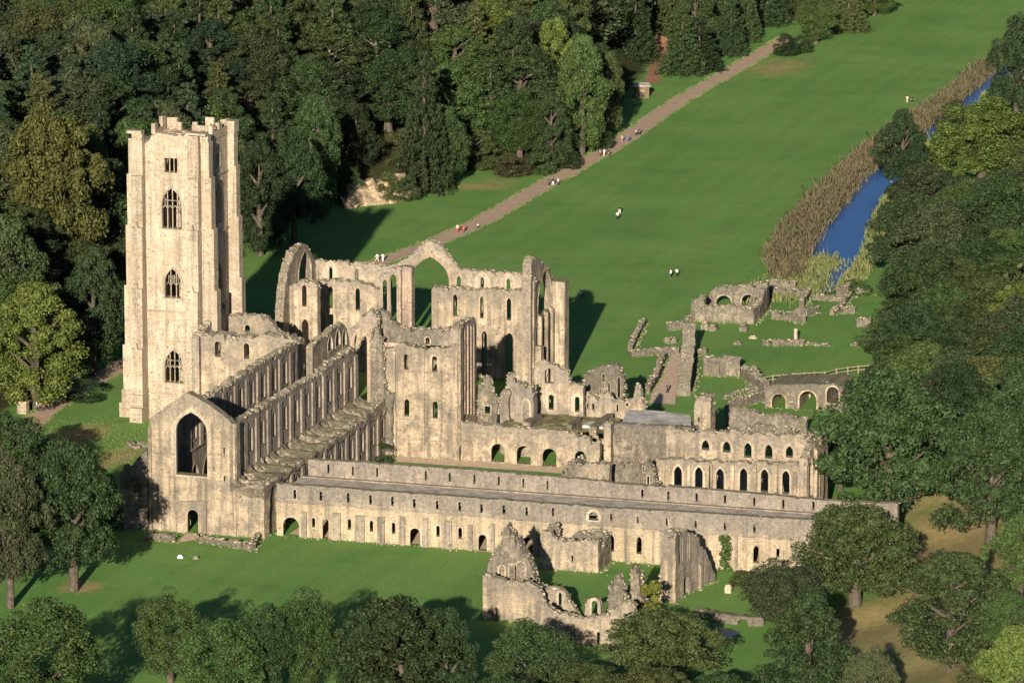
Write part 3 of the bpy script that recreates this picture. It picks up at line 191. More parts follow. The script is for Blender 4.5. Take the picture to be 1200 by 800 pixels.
TREETAB=[
(21.6, -116.8, 19.3, 16.2, 'round', 'mid', 'large mid green domed tree filling the bottom left corner', 'tree'),
(29.0, -84.5, 13.1, 9.2, 'round', 'mid', 'upright green tree on the lower lawn, left of its row', 'tree'),
(41.6, -97.7, 13.5, 11.2, 'round', 'mid', 'broad green dome in the lower row right of the upright one', 'tree'),
(45.9, -91.0, 15.0, 7.3, 'round', 'deep', 'narrow dark green tree in the lower row', 'tree'),
(50.7, -85.3, 15.5, 8.6, 'round', 'mid', 'rounded bright edged tree in the lower row above bare lawn', 'tree'),
(60.9, -91.7, 15.0, 6.3, 'oak', 'dark', 'dark tree just left of the wide oak in the lower row', 'tree'),
(66.7, -92.1, 16.9, 16.3, 'oak', 'deep', 'wide dark oak with bare forked limbs at the bottom edge', 'tree'),
(72.5, -88.1, 14.9, 7.3, 'oak', 'dark', 'dark tree right of the wide oak at the bottom edge', 'tree'),
(83.1, -82.7, 13.1, 11.0, 'round', 'deep', 'dark green tree in front of the ragged guest house gable', 'tree'),
(97.5, -63.3, 10.9, 15.4, 'oak', 'olive', 'large olive tree covering the right end of the guest house ruin', 'tree'),
(93.6, -88.0, 9.0, 10.9, 'oak', 'olive', 'olive treetop at the bottom edge below the guest house', 'tree'),
(103.0, -90.5, 10.0, 12.0, 'oak', 'olive', 'olive treetop at the bottom edge right of the guest house', 'tree'),
(112.5, -86.5, 9.0, 10.8, 'oak', 'deep', 'dark treetop at the bottom edge left of the poplar', 'tree'),
(85.6, -99.1, 9.3, 13.1, 'oak', 'deep', 'dark treetop cut by the bottom edge under the guest house', 'tree'),
(106.8, -28.3, 10.5, 10.6, 'round', 'grey', 'round grey green tree at the right end of the long range', 'tree'),
(121.0, -71.0, 16.8, 12.0, 'tall', 'deep', 'tall dark green tree in the lower right beside the round grey one', 'tree'),
(114.5, -14.1, 16.1, 17.3, 'oak', 'olive', 'spreading olive tree with pale trunk hiding the end of the long range', 'tree'),
(140.4, -63.7, 17.0, 14.2, 'tall', 'deep', 'big dark green tree on the tan grass slope', 'tree'),
(134.0, -85.6, 11.2, 6.7, 'round', 'grey', 'small grey green treetop at the bottom right', 'tree'),
(157.9, -103.4, 13.5, 10.3, 'oak', 'bright', 'bright green treetop in the bottom right corner', 'tree'),
(150.8, -92.0, 6.2, 7.0, 'oak', 'olive', 'low olive crown at the bottom edge right of the big slope tree', 'tree'),
(107.9, 36.3, 25.9, 22.0, 'oak', 'deep', 'very large dark tree beside the end of the hall with pointed windows', 'tree'),
(94.3, 59.9, 8.4, 7.9, 'oak', 'dark', 'dark low tree against the hall end', 'tree'),
(130.0, 12.0, 22.5, 16.1, 'oak', 'deep', 'large dark tree on the right edge above the tan slope', 'tree'),
(145.7, -41.2, 14.8, 10.0, 'oak', 'mid', 'mid green tree at the right edge halfway down the slope', 'tree'),
(113.5, 62.2, 19.8, 12.9, 'oak', 'dark', 'dark tree between the very large one and the right edge', 'tree'),
(126.9, 50.0, 19.3, 14.0, 'oak', 'deep', 'deep green tree at the right edge level with the hall', 'tree'),
(148.9, -65.8, 9.5, 7.3, 'oak', 'mid', 'mid green bushy tree on the right edge low on the slope', 'tree'),
(56.9, 347.8, 20.7, 21.3, 'oak', 'bright', 'bright yellow green oak beside the blue river', 'tree'),
(38.3, 350.6, 16.5, 10.3, 'tall', 'dark', 'dark narrow tree standing between lawn and river', 'tree'),
(54.1, 304.1, 12.8, 13.8, 'oak', 'grey', 'grey green tree on the river edge below the narrow dark one', 'tree'),
(63.3, 241.7, 17.6, 12.5, 'oak', 'dark', 'dark tree overhanging the widest blue water', 'tree'),
(47.3, 431.5, 26.4, 12.2, 'oak', 'dark', 'dark tree at the right edge above the bright oak', 'tree'),
(84.7, 233.9, 21.8, 17.1, 'oak', 'deep', 'deep green tree below the bright oak', 'tree'),
(72.7, 232.9, 17.5, 17.2, 'oak', 'grey', 'grey green spreading tree right of the river', 'tree'),
(82.0, 176.0, 18.3, 14.6, 'oak', 'deep', 'deep green tree at the edge of the infirmary lawn', 'tree'),
(89.6, 135.5, 16.8, 12.5, 'oak', 'dark', 'dark tree right of the timber fence', 'tree'),
(106.7, 144.2, 13.8, 10.9, 'oak', 'bright', 'brighter green tree high on the right bank', 'tree'),
(-9.5, -52.5, 24.1, 11.0, 'oak', 'grey', 'grey green tree with bare lower trunk on the left edge', 'tree'),
(-4.1, -40.1, 23.6, 13.8, 'oak', 'deep', 'dark green tree with visible trunk left of the church front', 'tree'),
(-35.2, 10.1, 15.5, 14.2, 'oak', 'deep', 'dark tree on the left edge below the path', 'tree'),
(-11.4, -12.5, 12.9, 8.2, 'oak', 'dark', 'dark low tree in the shade left of the church front', 'tree'),
(-59.3, 78.6, 22.8, 15.1, 'tall', 'bright', 'bright green tree beside the path left of the tower', 'tree'),
(-73.0, 100.9, 26.7, 14.2, 'tall', 'deep', 'deep green tree at the left edge above the bright one', 'tree'),
(-59.6, 107.4, 23.7, 11.1, 'tall', 'dark', 'dark tree between the bright tree and the tower', 'tree'),
(-84.8, 149.6, 33.0, 18.3, 'oak', 'yellow', 'tree with yellow turning leaves high on the left', 'tree'),
(-30.4, 547.6, 13.8, 9.5, 'round', 'mid', 'rounded mid green tree at the head of the lawn path', 'tree'),
(-27.1, 571.1, 15.4, 10.1, 'conifer', 'olive', 'layered conifer beside the rounded tree at the path head', 'conifer'),
(-27.1, 601.0, 13.8, 9.4, 'tall', 'mid', 'mid green tree at the top edge of the lawn', 'tree'),
(-32.8, 525.4, 6.0, 6.2, 'shrub', 'dark', 'dark clipped bush at the turn of the lawn path, left one', 'bush'),
(-30.2, 531.6, 4.8, 5.4, 'shrub', 'deep', 'dark clipped bush at the turn of the lawn path, right one', 'bush'),
(-47.5, 493.1, 14.1, 10.9, 'conifer', 'dark', 'dark yew above the lawn path right of the shed', 'conifer'),
(-46.8, 521.1, 16.8, 8.0, 'conifer', 'dark', 'dark yew near the top of the lawn path', 'conifer'),
(-50.3, 486.9, 16.7, 10.9, 'conifer', 'deep', 'deep green yew just right of the red track', 'conifer'),
(-48.5, 545.2, 18.1, 6.8, 'conifer', 'deep', 'slim conifer at the wood edge near the path top', 'conifer'),
(-67.3, 503.2, 19.7, 10.1, 'conifer', 'dark', 'dark conifer behind the shed', 'conifer'),
(-40.6, 363.6, 28.3, 10.7, 'tall', 'mid', 'tall sunlit green tree at the wood corner beside the path', 'tree'),
(-42.4, 390.9, 20.3, 6.9, 'tall', 'olive', 'olive tree at the wood corner above the path people', 'tree'),
(-42.4, 344.9, 17.0, 9.0, 'tall', 'deep', 'deep green tree at the wood edge left of the sunlit corner tree', 'tree'),
(-39.3, 373.7, 5.2, 5.6, 'shrub', 'deep', 'domed dark bush by the path below the wood corner', 'bush'),
(-38.5, 346.1, 4.9, 5.1, 'shrub', 'dark', 'domed dark bush left of the path people', 'bush'),
(-42.6, 337.4, 5.1, 6.6, 'shrub', 'deep', 'deep green bush at the wood foot', 'bush'),
(-48.3, 333.5, 4.9, 7.7, 'shrub', 'brown', 'brownish bush at the foot of the wood', 'bush'),
(-57.8, 338.0, 9.5, 8.6, 'tall', 'olive', 'olive tree at the wood foot above the side lawn', 'tree'),
(-58.9, 316.2, 18.6, 10.3, 'tall', 'deep', 'deep green tree at the corner of the side lawn', 'tree'),
(-60.6, 307.2, 31.6, 11.4, 'conifer', 'dark', 'dark conifer right of the sandstone crag', 'conifer'),
(-71.7, 319.4, 7.9, 5.4, 'shrub', 'olive', 'olive creeper bush on top of the sandstone crag', 'bush'),
(-76.5, 307.4, 15.5, 8.8, 'tall', 'dark', 'dark tree on the left of the sandstone crag', 'tree'),
(-70.2, 227.1, 23.9, 11.0, 'tall', 'dark', 'dark tree close behind the tower on its right', 'tree'),
(-65.8, 236.0, 25.3, 11.4, 'oak', 'dark', 'very dark tree between the tower and the sandstone crag', 'tree'),
(-71.7, 265.2, 27.6, 10.3, 'tall', 'deep', 'deep green tree over the left end of the sandstone crag', 'tree'),
(48.5, 313.1, 14.6, 10.4, 'oak', 'dark', 'dark tree standing over the river bend', 'tree'),
(35.9, 415.1, 8.7, 8.1, 'shrub', 'grey', 'grey green bush on the far river bank by the bright oak', 'bush'),
(57.6, 223.9, 3.1, 6.2, 'shrub', 'mid', 'low mid green bush at the river mouth', 'bush'),
(-72.5, 485.4, 26.1, 12.2, 'tall', 'deep', 'deep green tree at the top edge left of the shed', 'tree'),
(-67.5, 438.2, 26.2, 12.6, 'oak', 'olive', 'olive tree at the top edge above the wood corner', 'tree'),
(-76.3, 522.5, 22.3, 11.2, 'conifer', 'dark', 'dark conifer at the top edge behind the shed', 'conifer'),
(-71.3, 414.9, 24.7, 12.4, 'tall', 'mid', 'mid green tree at the top edge right of centre', 'tree'),
(-67.4, 540.9, 18.0, 10.0, 'conifer', 'olive', 'olive conifer at the top edge beside the red track', 'conifer'),
(-54.9, 546.4, 20.9, 11.3, 'conifer', 'deep', 'deep green conifer at the top edge above the lawn path end', 'conifer'),
(-50.9, 576.5, 20.7, 10.6, 'conifer', 'dark', 'dark conifer at the top edge left of the rounded path tree', 'conifer'),
(-57.6, 526.3, 22.3, 9.8, 'tall', 'deep', 'deep green tree at the top edge right of the red track', 'tree'),
(-46.4, 591.8, 16.7, 9.3, 'tall', 'olive', 'olive tree at the top edge behind the rounded path tree', 'tree'),
(-64.3, 293.2, 7.1, 4.5, 'shrub', 'olive', 'olive creeper bush hanging over the right of the sandstone crag', 'bush'),
(-60.8, 296.4, 6.1, 4.9, 'shrub', 'deep', 'deep green bush at the right end of the sandstone crag', 'bush'),
(-73.1, 288.3, 9.6, 7.5, 'oak', 'deep', 'deep green low tree covering the left end of the sandstone crag', 'tree'),
(14.0, 56.4, 3.7, 3.8, 'shrub', 'deep', 'small dark round bush at the cloister corner', 'bush'),
(94.1, -5.5, 2.5, 2.9, 'shrub', 'olive', 'brown green bush on the lawn by the long range', 'bush'),
(-53.1, 87.0, 4.2, 6.2, 'shrub', 'dark', 'dark hedge bush beside the path left of the tower', 'bush'),
(65.8, 342.2, 11.1, 9.4, 'oak', 'deep', 'deep green tree at the right edge beside the bright oak', 'tree'),
]
# ------------------------------------------------ materials
MATS = {}
def nmat(name):
    m = bpy.data.materials.new(name); m.use_nodes = True
    nt = m.node_tree; b = nt.nodes['Principled BSDF']; b.inputs['Specular IOR Level'].default_value = .15
    b.inputs['Roughness'].default_value = .9
    MATS[name] = m
    return m, nt, b
def N(nt, typ, **kw):
    n = nt.nodes.new(typ)
    for k, v in kw.items(): setattr(n, k, v)
    return n
def tex(nt, pos, scale, detail=4, rough=.6, vec=(1,1,1)):
    mp = N(nt, 'ShaderNodeMapping'); mp.inputs['Scale'].default_value = vec
    nt.links.new(pos, mp.inputs[0])
    t = N(nt, 'ShaderNodeTexNoise'); t.inputs['Scale'].default_value = scale; t.inputs['Detail'].default_value = detail; t.inputs['Roughness'].default_value = rough
    nt.links.new(mp.outputs[0], t.inputs['Vector'])
    return t.outputs['Fac']
def ramp(nt, fac, lo, hi):
    r = N(nt, 'ShaderNodeMapRange'); r.inputs[1].default_value = lo; r.inputs[2].default_value = hi
    nt.links.new(fac, r.inputs[0]); return r.outputs[0]
def mix(nt, fac, a, b, mode='MIX'):
    m = N(nt, 'ShaderNodeMix'); m.data_type = 'RGBA'; m.blend_type = mode
    for i, v in ((0, fac), (6, a), (7, b)):
        if isinstance(v, (int, float)): m.inputs[i].default_value = v
        elif isinstance(v, tuple): m.inputs[i].default_value = (*v, 1)
        else: nt.links.new(v, m.inputs[i])
    return m.outputs[2]
def mul(nt, a, b):
    m = N(nt, 'ShaderNodeMath'); m.operation = 'MULTIPLY'
    for i, v in ((0, a), (1, b)):
        if isinstance(v, (int, float)): m.inputs[i].default_value = v
        else: nt.links.new(v, m.inputs[i])
    return m.outputs[0]
def bump(nt, b, fac, strength, dist):
    bp = N(nt, 'ShaderNodeBump'); bp.inputs['Strength'].default_value = strength; bp.inputs['Distance'].default_value = dist
    nt.links.new(fac, bp.inputs['Height']); nt.links.new(bp.outputs[0], b.inputs['Normal'])

def stone(name, base, alt, grey, greyamt, moss=.85, coursed=True, blotch=(.42,.62), wea=.75):
    m, nt, b = nmat(name)
    g = N(nt, 'ShaderNodeNewGeometry'); pos = g.outputs['Position']
    c = mix(nt, ramp(nt, tex(nt, pos, .16, 3), .35, .65), base, alt)
    # individual ashlar blocks: courses 0.38 m high, joints along both walls
    sx = N(nt, 'ShaderNodeSeparateXYZ'); nt.links.new(pos, sx.inputs[0])
    ad = N(nt, 'ShaderNodeMath'); ad.operation = 'ADD'; nt.links.new(sx.outputs[0], ad.inputs[0]); nt.links.new(sx.outputs[1], ad.inputs[1])
    cb = N(nt, 'ShaderNodeCombineXYZ'); nt.links.new(ad.outputs[0], cb.inputs[0]); nt.links.new(sx.outputs[2], cb.inputs[1])
    if coursed:
        br = N(nt, 'ShaderNodeTexBrick'); br.inputs['Scale'].default_value = 1; br.inputs['Brick Width'].default_value = 1.0; br.inputs['Row Height'].default_value = .44
        br.inputs['Mortar Size'].default_value = .03; br.inputs['Color1'].default_value = (1.22,1.2,1.16,1); br.inputs['Color2'].default_value = (.68,.665,.65,1); br.inputs['Mortar'].default_value = (.5,.48,.46,1); br.inputs['Bias'].default_value = 0
        nt.links.new(cb.outputs[0], br.inputs[0]); bm = N(nt, 'ShaderNodeMapRange'); bm.inputs[1].default_value = .38; bm.inputs[2].default_value = .62; bm.inputs[3].default_value = .12; bm.inputs[4].default_value = .72; nt.links.new(tex(nt, pos, .25, 4), bm.inputs[0])
        c = mix(nt, bm.outputs[0], c, br.outputs[0], 'MULTIPLY'); bf = br.outputs['Fac']
    else:
        vo = N(nt, 'ShaderNodeTexVoronoi'); vo.inputs['Scale'].default_value = 2.0; nt.links.new(pos, vo.inputs[0])
        sp = N(nt, 'ShaderNodeSeparateColor'); nt.links.new(vo.outputs['Color'], sp.inputs[0])
        r = N(nt, 'ShaderNodeMapRange'); r.inputs[3].default_value = .42; r.inputs[4].default_value = 1.4; nt.links.new(sp.outputs[0], r.inputs[0])
        cc = N(nt, 'ShaderNodeCombineColor')
        for i in range(3): nt.links.new(r.outputs[0], cc.inputs[i])
        c = mix(nt, .8, c, cc.outputs[0], 'MULTIPLY')
    # lichen and soot blotches, rain streaks
    bl = ramp(nt, tex(nt, pos, .32, 6, .7), *blotch)
    c = mix(nt, mul(nt, bl, greyamt), c, grey)
    st = ramp(nt, tex(nt, pos, 1.1, 4, .6, (1, 1, .07)), .47, .70)
    c = mix(nt, mul(nt, st, .8), c, tuple(v*.6 for v in grey))
    fine = tex(nt, pos, 3.2, 5, .7)
    c = mix(nt, .7, c, mix(nt, ramp(nt, fine, .3, .7), (.45,.45,.45), (1.42,1.4,1.36)), 'MULTIPLY')
    # lost stones and putlog holes: their inner shade painted as small dark spots
    v2 = N(nt, 'ShaderNodeTexVoronoi'); v2.inputs['Scale'].default_value = .75; nt.links.new(pos, v2.inputs[0])
    pit_shade = N(nt, 'ShaderNodeMapRange'); pit_shade.inputs[1].default_value = .13; pit_shade.inputs[2].default_value = .2; pit_shade.inputs[3].default_value = 1; pit_shade.inputs[4].default_value = 0; nt.links.new(v2.outputs['Distance'], pit_shade.inputs[0])
    c = mix(nt, mul(nt, pit_shade.outputs[0], .55), c, tuple(v*.35 for v in grey))
    # broad dirty runs below ledges
    st2 = ramp(nt, tex(nt, pos, .55, 5, .65, (1, 1, .16)), .5, .66)
    c = mix(nt, mul(nt, st2, greyamt*.8), c, tuple(v*.9 for v in grey))
    # weathering that creeps down from the exposed wall head
    wa = N(nt, 'ShaderNodeAttribute'); wa.attribute_name = 'wx'
    wd_ = N(nt, 'ShaderNodeMath'); wd_.operation = 'ADD'; nt.links.new(wa.outputs['Fac'], wd_.inputs[0]); nt.links.new(tex(nt, pos, .7, 5, .65, (1, 1, .35)), wd_.inputs[1])
    c = mix(nt, mul(nt, ramp(nt, wd_.outputs[0], .62, 1.15), wea), c, mix(nt, ramp(nt, tex(nt, pos, 1.6, 4), .4, .6), tuple(v*.8 for v in grey), tuple(v*1.35 for v in grey)))
    # ochre wash
    oc = ramp(nt, tex(nt, pos, .5, 4), .56, .74)
    c = mix(nt, mul(nt, oc, .3), c, (.36,.26,.13))
    # moss, grass and weathered core on upward faces
    sn = N(nt, 'ShaderNodeSeparateXYZ'); nt.links.new(g.outputs['True Normal'], sn.inputs[0])
    up = mul(nt, ramp(nt, sn.outputs[2], .45, .8), moss)
    ms = mix(nt, ramp(nt, tex(nt, pos, .9, 5, .7), .4, .62), (.25,.215,.16), (.15,.145,.065))
    c = mix(nt, up, c, ms)
    oi = N(nt, 'ShaderNodeObjectInfo'); rv = N(nt, 'ShaderNodeMapRange'); rv.inputs[3].default_value = .84; rv.inputs[4].default_value = 1.1; nt.links.new(oi.outputs['Random'], rv.inputs[0])
    vm = N(nt, 'ShaderNodeVectorMath'); vm.operation = 'SCALE'; nt.links.new(c, vm.inputs[0]); nt.links.new(rv.outputs[0], vm.inputs['Scale']); c = vm.outputs[0]
    nt.links.new(c, b.inputs['Base Color'])
    bump(nt, b, tex(nt, pos, 2.2, 6, .8), .8 if coursed else 1., .22 if coursed else .4)
    return m
stone('pale', (.52,.435,.33), (.46,.375,.275), (.33,.285,.23), .4, .5, wea=.4)
stone('towerstone', (.485,.415,.325), (.45,.36,.265), (.33,.275,.205), .5, .5, blotch=(.44,.66), wea=.25)
stone('honey', (.56,.45,.31), (.49,.385,.255), (.26,.215,.165), .6, blotch=(.48,.66), wea=.3)
stone('stone', (.53,.425,.305), (.45,.355,.25), (.20,.172,.138), .85, blotch=(.45,.62))
stone('pink', (.49,.375,.285), (.44,.33,.245), (.24,.20,.165), .6, blotch=(.47,.64))
stone('grey', (.385,.325,.26), (.33,.275,.22), (.185,.16,.135), .75)
stone('rubble', (.41,.34,.25), (.29,.24,.185), (.15,.135,.11), .8, coursed=False)

def simple(name, col, rough=.85, var=.25, scale=1.2, spec=.15, metal=0):
    m, nt, b = nmat(name); g = N(nt, 'ShaderNodeNewGeometry')
    c = mix(nt, ramp(nt, tex(nt, g.outputs['Position'], scale, 5, .65), .35, .65), tuple(v*(1-var) for v in col), tuple(v*(1+var) for v in col))
    nt.links.new(c, b.inputs['Base Color']); b.inputs['Roughness'].default_value = rough; b.inputs['Specular IOR Level'].default_value = spec; b.inputs['Metallic'].default_value = metal
    return m
simple('lead', (.47,.44,.395), .9, .35, .35, .1)
simple('leadroof', (.36,.315,.265), .9, .3, .6, .1)
simple('gravel', (.56,.42,.30), .95, .18, .9)
simple('tarmac', (.46,.33,.225), .95, .1, .35)
simple('track', (.33,.17,.10), .95, .3, .5)
simple('bark', (.085,.07,.052), .95, .4, 1.5)
simple('palebark', (.26,.225,.175), .95, .35, 1.5)
simple('timber', (.25,.21,.14), .85, .2, 2)
simple('hutwall', (.17,.115,.075), .85, .2, 2)
simple('crag', (.36,.275,.175), .95, .5, .6)
simple('moss', (.19,.17,.085), .95, .5, .8)
simple('leafdark', (.02,.03,.012), 1, .3, 1)
simple('skin', (.45,.27,.19), .6, .05)
simple('hair', (.06,.04,.025), .7, .2, 4)
for n_, c_ in dict(white=(.75,.75,.73), red=(.42,.04,.04), blue=(.05,.12,.40), navy=(.03,.04,.09), black=(.02,.02,.022), cream=(.60,.52,.38), brown=(.16,.10,.06), grey=(.25,.25,.27), green=(.08,.16,.07), pink=(.55,.25,.26)).items():
    simple('cloth_'+n_, c_, .9, .08, 6)

m, nt, b = nmat('loose'); g = N(nt, 'ShaderNodeNewGeometry')
c = mix(nt, g.outputs['Random Per Island'], (.16,.14,.11), (.40,.335,.25)); c = mix(nt, ramp(nt, tex(nt, g.outputs['Position'], 1.3, 4), .5, .66), c, (.17,.155,.085))
nt.links.new(c, b.inputs['Base Color'])
# foliage: colour of each tree from its object, leaf to leaf variation on top
def foliage(name, transl=.25):
    m, nt, b = nmat(name)
    oi = N(nt, 'ShaderNodeObjectInfo'); g = N(nt, 'ShaderNodeNewGeometry')
    hs = N(nt, 'ShaderNodeHueSaturation')
    r1 = N(nt, 'ShaderNodeMapRange'); r1.inputs[3].default_value = .55; r1.inputs[4].default_value = 1.6; nt.links.new(g.outputs['Random Per Island'], r1.inputs[0])
    cl = ramp(nt, tex(nt, g.outputs['Position'], .45, 3), .3, .7)
    r2 = N(nt, 'ShaderNodeMapRange'); r2.inputs[3].default_value = .485; r2.inputs[4].default_value = .515; nt.links.new(cl, r2.inputs[0])
    nt.links.new(r2.outputs[0], hs.inputs['Hue']); hs.inputs['Saturation'].default_value = 1
    nt.links.new(r1.outputs[0], hs.inputs['Value']); nt.links.new(oi.outputs['Color'], hs.inputs['Color'])
    nt.links.new(hs.outputs[0], b.inputs['Base Color']); b.inputs['Roughness'].default_value = .6; b.inputs['Specular IOR Level'].default_value = .2
    tr = N(nt, 'ShaderNodeBsdfTranslucent'); nt.links.new(hs.outputs[0], tr.inputs[0])
    ms = N(nt, 'ShaderNodeMixShader'); ms.inputs[0].default_value = transl
    out = nt.nodes['Material Output']; nt.links.new(b.outputs[0], ms.inputs[1]); nt.links.new(tr.outputs[0], ms.inputs[2]); nt.links.new(ms.outputs[0], out.inputs[0])
    return m
foliage('leaf')
m, nt, b = nmat('leafwood'); g = N(nt, 'ShaderNodeNewGeometry')
vo = N(nt, 'ShaderNodeTexVoronoi'); vo.inputs['Scale'].default_value = .075; nt.links.new(g.outputs['Position'], vo.inputs[0])
sp = N(nt, 'ShaderNodeSeparateColor'); nt.links.new(vo.outputs['Color'], sp.inputs[0])
c = mix(nt, sp.outputs[0], (.034,.052,.022), (.064,.078,.028)); rv = N(nt, 'ShaderNodeMapRange'); rv.inputs[3].default_value = .55; rv.inputs[4].default_value = 1.6; nt.links.new(g.outputs['Random Per Island'], rv.inputs[0])
vm = N(nt, 'ShaderNodeVectorMath'); vm.operation = 'SCALE'; nt.links.new(c, vm.inputs[0]); nt.links.new(rv.outputs[0], vm.inputs['Scale']); nt.links.new(vm.outputs[0], b.inputs['Base Color']); b.inputs['Roughness'].default_value = .6

# ground: lawn, meadow, woodland floor
m, nt, b = nmat('grass')
g = N(nt, 'ShaderNodeNewGeometry'); pos = g.outputs['Position']
at = N(nt, 'ShaderNodeVertexColor'); at.layer_name = 'zone'
sc = N(nt, 'ShaderNodeSeparateColor'); nt.links.new(at.outputs[0], sc.inputs[0])
c = mix(nt, ramp(nt, tex(nt, pos, .03, 4), .35, .65), (.120,.258,.062), (.172,.302,.080))
c = mix(nt, mul(nt, ramp(nt, tex(nt, pos, .16, 7, .72, (1, .35, 1)), .42, .70), .6), c, (.185,.26,.075))
c = mix(nt, mul(nt, ramp(nt, tex(nt, pos, .09, 6, .7, (.5, 1, 1)), .5, .72), .45), c, (.085,.185,.05))
c = mix(nt, .5, c, mix(nt, ramp(nt, tex(nt, pos, 1.4, 6, .75), .3, .7), (.62,.66,.6), (1.35,1.3,1.3)), 'MULTIPLY')
c = mix(nt, .35, c, mix(nt, ramp(nt, tex(nt, pos, .32, 2, .4, (1, .05, 1)), .4, .6), (.86,.88,.86), (1.1,1.08,1.08)), 'MULTIPLY')
# worn bare patches
wv = mul(nt, ramp(nt, tex(nt, pos, .11, 7, .7), .56, .74), .5)
c = mix(nt, wv, c, (.23,.225,.095))
nz = tex(nt, pos, .3, 6, .7)
def thresh(ch, lo=.75):
    a = N(nt, 'ShaderNodeMath'); a.operation = 'ADD'; nt.links.new(sc.outputs[ch], a.inputs[0]); nt.links.new(nz, a.inputs[1]); return ramp(nt, a.outputs[0], lo, lo+.3)
c = mix(nt, thresh(0, .8), c, mix(nt, ramp(nt, tex(nt, pos, .8, 6, .7), .35, .65), (.44,.31,.15), (.26,.24,.095)))
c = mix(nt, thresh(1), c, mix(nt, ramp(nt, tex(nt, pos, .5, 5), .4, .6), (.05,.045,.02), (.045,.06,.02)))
nt.links.new(c, b.inputs['Base Color']); b.inputs['Roughness'].default_value = 1; b.inputs['Specular IOR Level'].default_value = .05
bump(nt, b, tex(nt, pos, 1.1, 8, .8), .5, .25)

# river water, the sky's blue reflection put into its base colour
m, nt, b = nmat('water'); b.inputs['Base Color'].default_value = (.015,.075,.25,1); b.inputs['Roughness'].default_value = .2; b.inputs['Specular IOR Level'].default_value = .1
g = N(nt, 'ShaderNodeNewGeometry'); bump(nt, b, tex(nt, g.outputs['Position'], .8, 4), .08, .1)
# reeds
m, nt, b = nmat('reed'); g = N(nt, 'ShaderNodeNewGeometry')
rr = g.outputs['Random Per Island']
c = mix(nt, rr, (.145,.115,.07), (.075,.085,.036)); c = mix(nt, ramp(nt, tex(nt, g.outputs['Position'], .12, 4), .45, .6), c, mix(nt, rr, (.165,.12,.08), (.095,.085,.045)))
nt.links.new(c, b.inputs['Base Color'])
m, nt, b = nmat('tuft'); g = N(nt, 'ShaderNodeNewGeometry')
c = mix(nt, g.outputs['Random Per Island'], (.20,.18,.08), (.10,.15,.045)); nt.links.new(c, b.inputs['Base Color'])

m, nt, b = nmat('verge'); g = N(nt, 'ShaderNodeNewGeometry')
c = mix(nt, g.outputs['Random Per Island'], (.15,.20,.06), (.075,.15,.04)); nt.links.new(c, b.inputs['Base Color'])

# ------------------------------------------------ helpers
def thing(name, label, cat, loc=(0,0,0), rz=0, group=None):
    o = bpy.data.objects.new(name, None); COL.objects.link(o); o.empty_display_size = .5
    o.location = loc; o.rotation_euler = (0,0,rz); o['label'] = label; o['category'] = cat
    if group: o['group'] = group
    return o
def tag(o, label, cat, group=None):
    o['label'] = label; o['category'] = cat
    if group: o['group'] = group
    return o
def link(name, me, parent=None, loc=None, kind=None):
    o = bpy.data.objects.new(name, me); COL.objects.link(o)
    if parent: o.parent = parent
    if loc: o.location = loc
    if kind: o['kind'] = kind
    return o
def mesh(name, vs, fs, mat, off=(0,0,0)):
    me = bpy.data.meshes.new(name)
    me.from_pydata([(v[0]-off[0], v[1]-off[1], v[2]-off[2]) for v in vs], [], fs)
    me.materials.append(MATS[mat] if isinstance(mat, str) else mat)
    me.update(); return me
class Geo:
    def __init__(s): s.v = []; s.f = []
    def quadbox(s, o, dx, dy, dz, slope=0):
        """box from corner o along three vectors; slope lowers the front top edge"""
        o = Vector(o); dx, dy, dz = Vector(dx), Vector(dy), Vector(dz); n = len(s.v)
        top = [o+dz-Vector((0,0,slope)), o+dx+dz-Vector((0,0,slope)), o+dx+dy+dz, o+dy+dz]
        s.v += [tuple(p) for p in (o, o+dx, o+dx+dy, o+dy)] + [tuple(p) for p in top]
        s.f += [(n+3,n+2,n+1,n),(n+4,n+5,n+6,n+7),(n,n+1,n+5,n+4),(n+1,n+2,n+6,n+5),(n+2,n+3,n+7,n+6),(n+3,n,n+4,n+7)]
    def box(s, a, b, slope=0):
        s.quadbox(a, (b[0]-a[0],0,0), (0,b[1]-a[1],0), (0,0,b[2]-a[2]), slope)
    def tube(s, pts, rad, k=7):
        n0 = len(s.v); pts = [Vector(p) for p in pts]
        for i, p in enumerate(pts):
            t = (pts[min(i+1,len(pts)-1)]-pts[max(i-1,0)]).normalized()
            a = t.orthogonal().normalized(); bb = t.cross(a)
            for j in range(k):
                q = p+(a*math.cos(6.2832*j/k)+bb*math.sin(6.2832*j/k))*rad[i]; s.v.append(tuple(q))
        for i in range(len(pts)-1):
            for j in range(k):
                s.f.append((n0+i*k+j, n0+i*k+(j+1)%k, n0+(i+1)*k+(j+1)%k, n0+(i+1)*k+j))
        s.f.append(tuple(n0+(len(pts)-1)*k+j for j in range(k)))
    def rough(s, amt, sc=.7):
        s.v = [tuple(Vector(p)+noise.noise_vector(Vector(p)*sc)*amt) for p in s.v]
    def link(s, name, mat, parent=None, off=None, kind=None):
        off = off if off is not None else (parent['_o'] if parent is not None and '_o' in parent else (0,0,0))
        return link(name, mesh(name, s.v, s.f, mat, off), parent, None, kind)

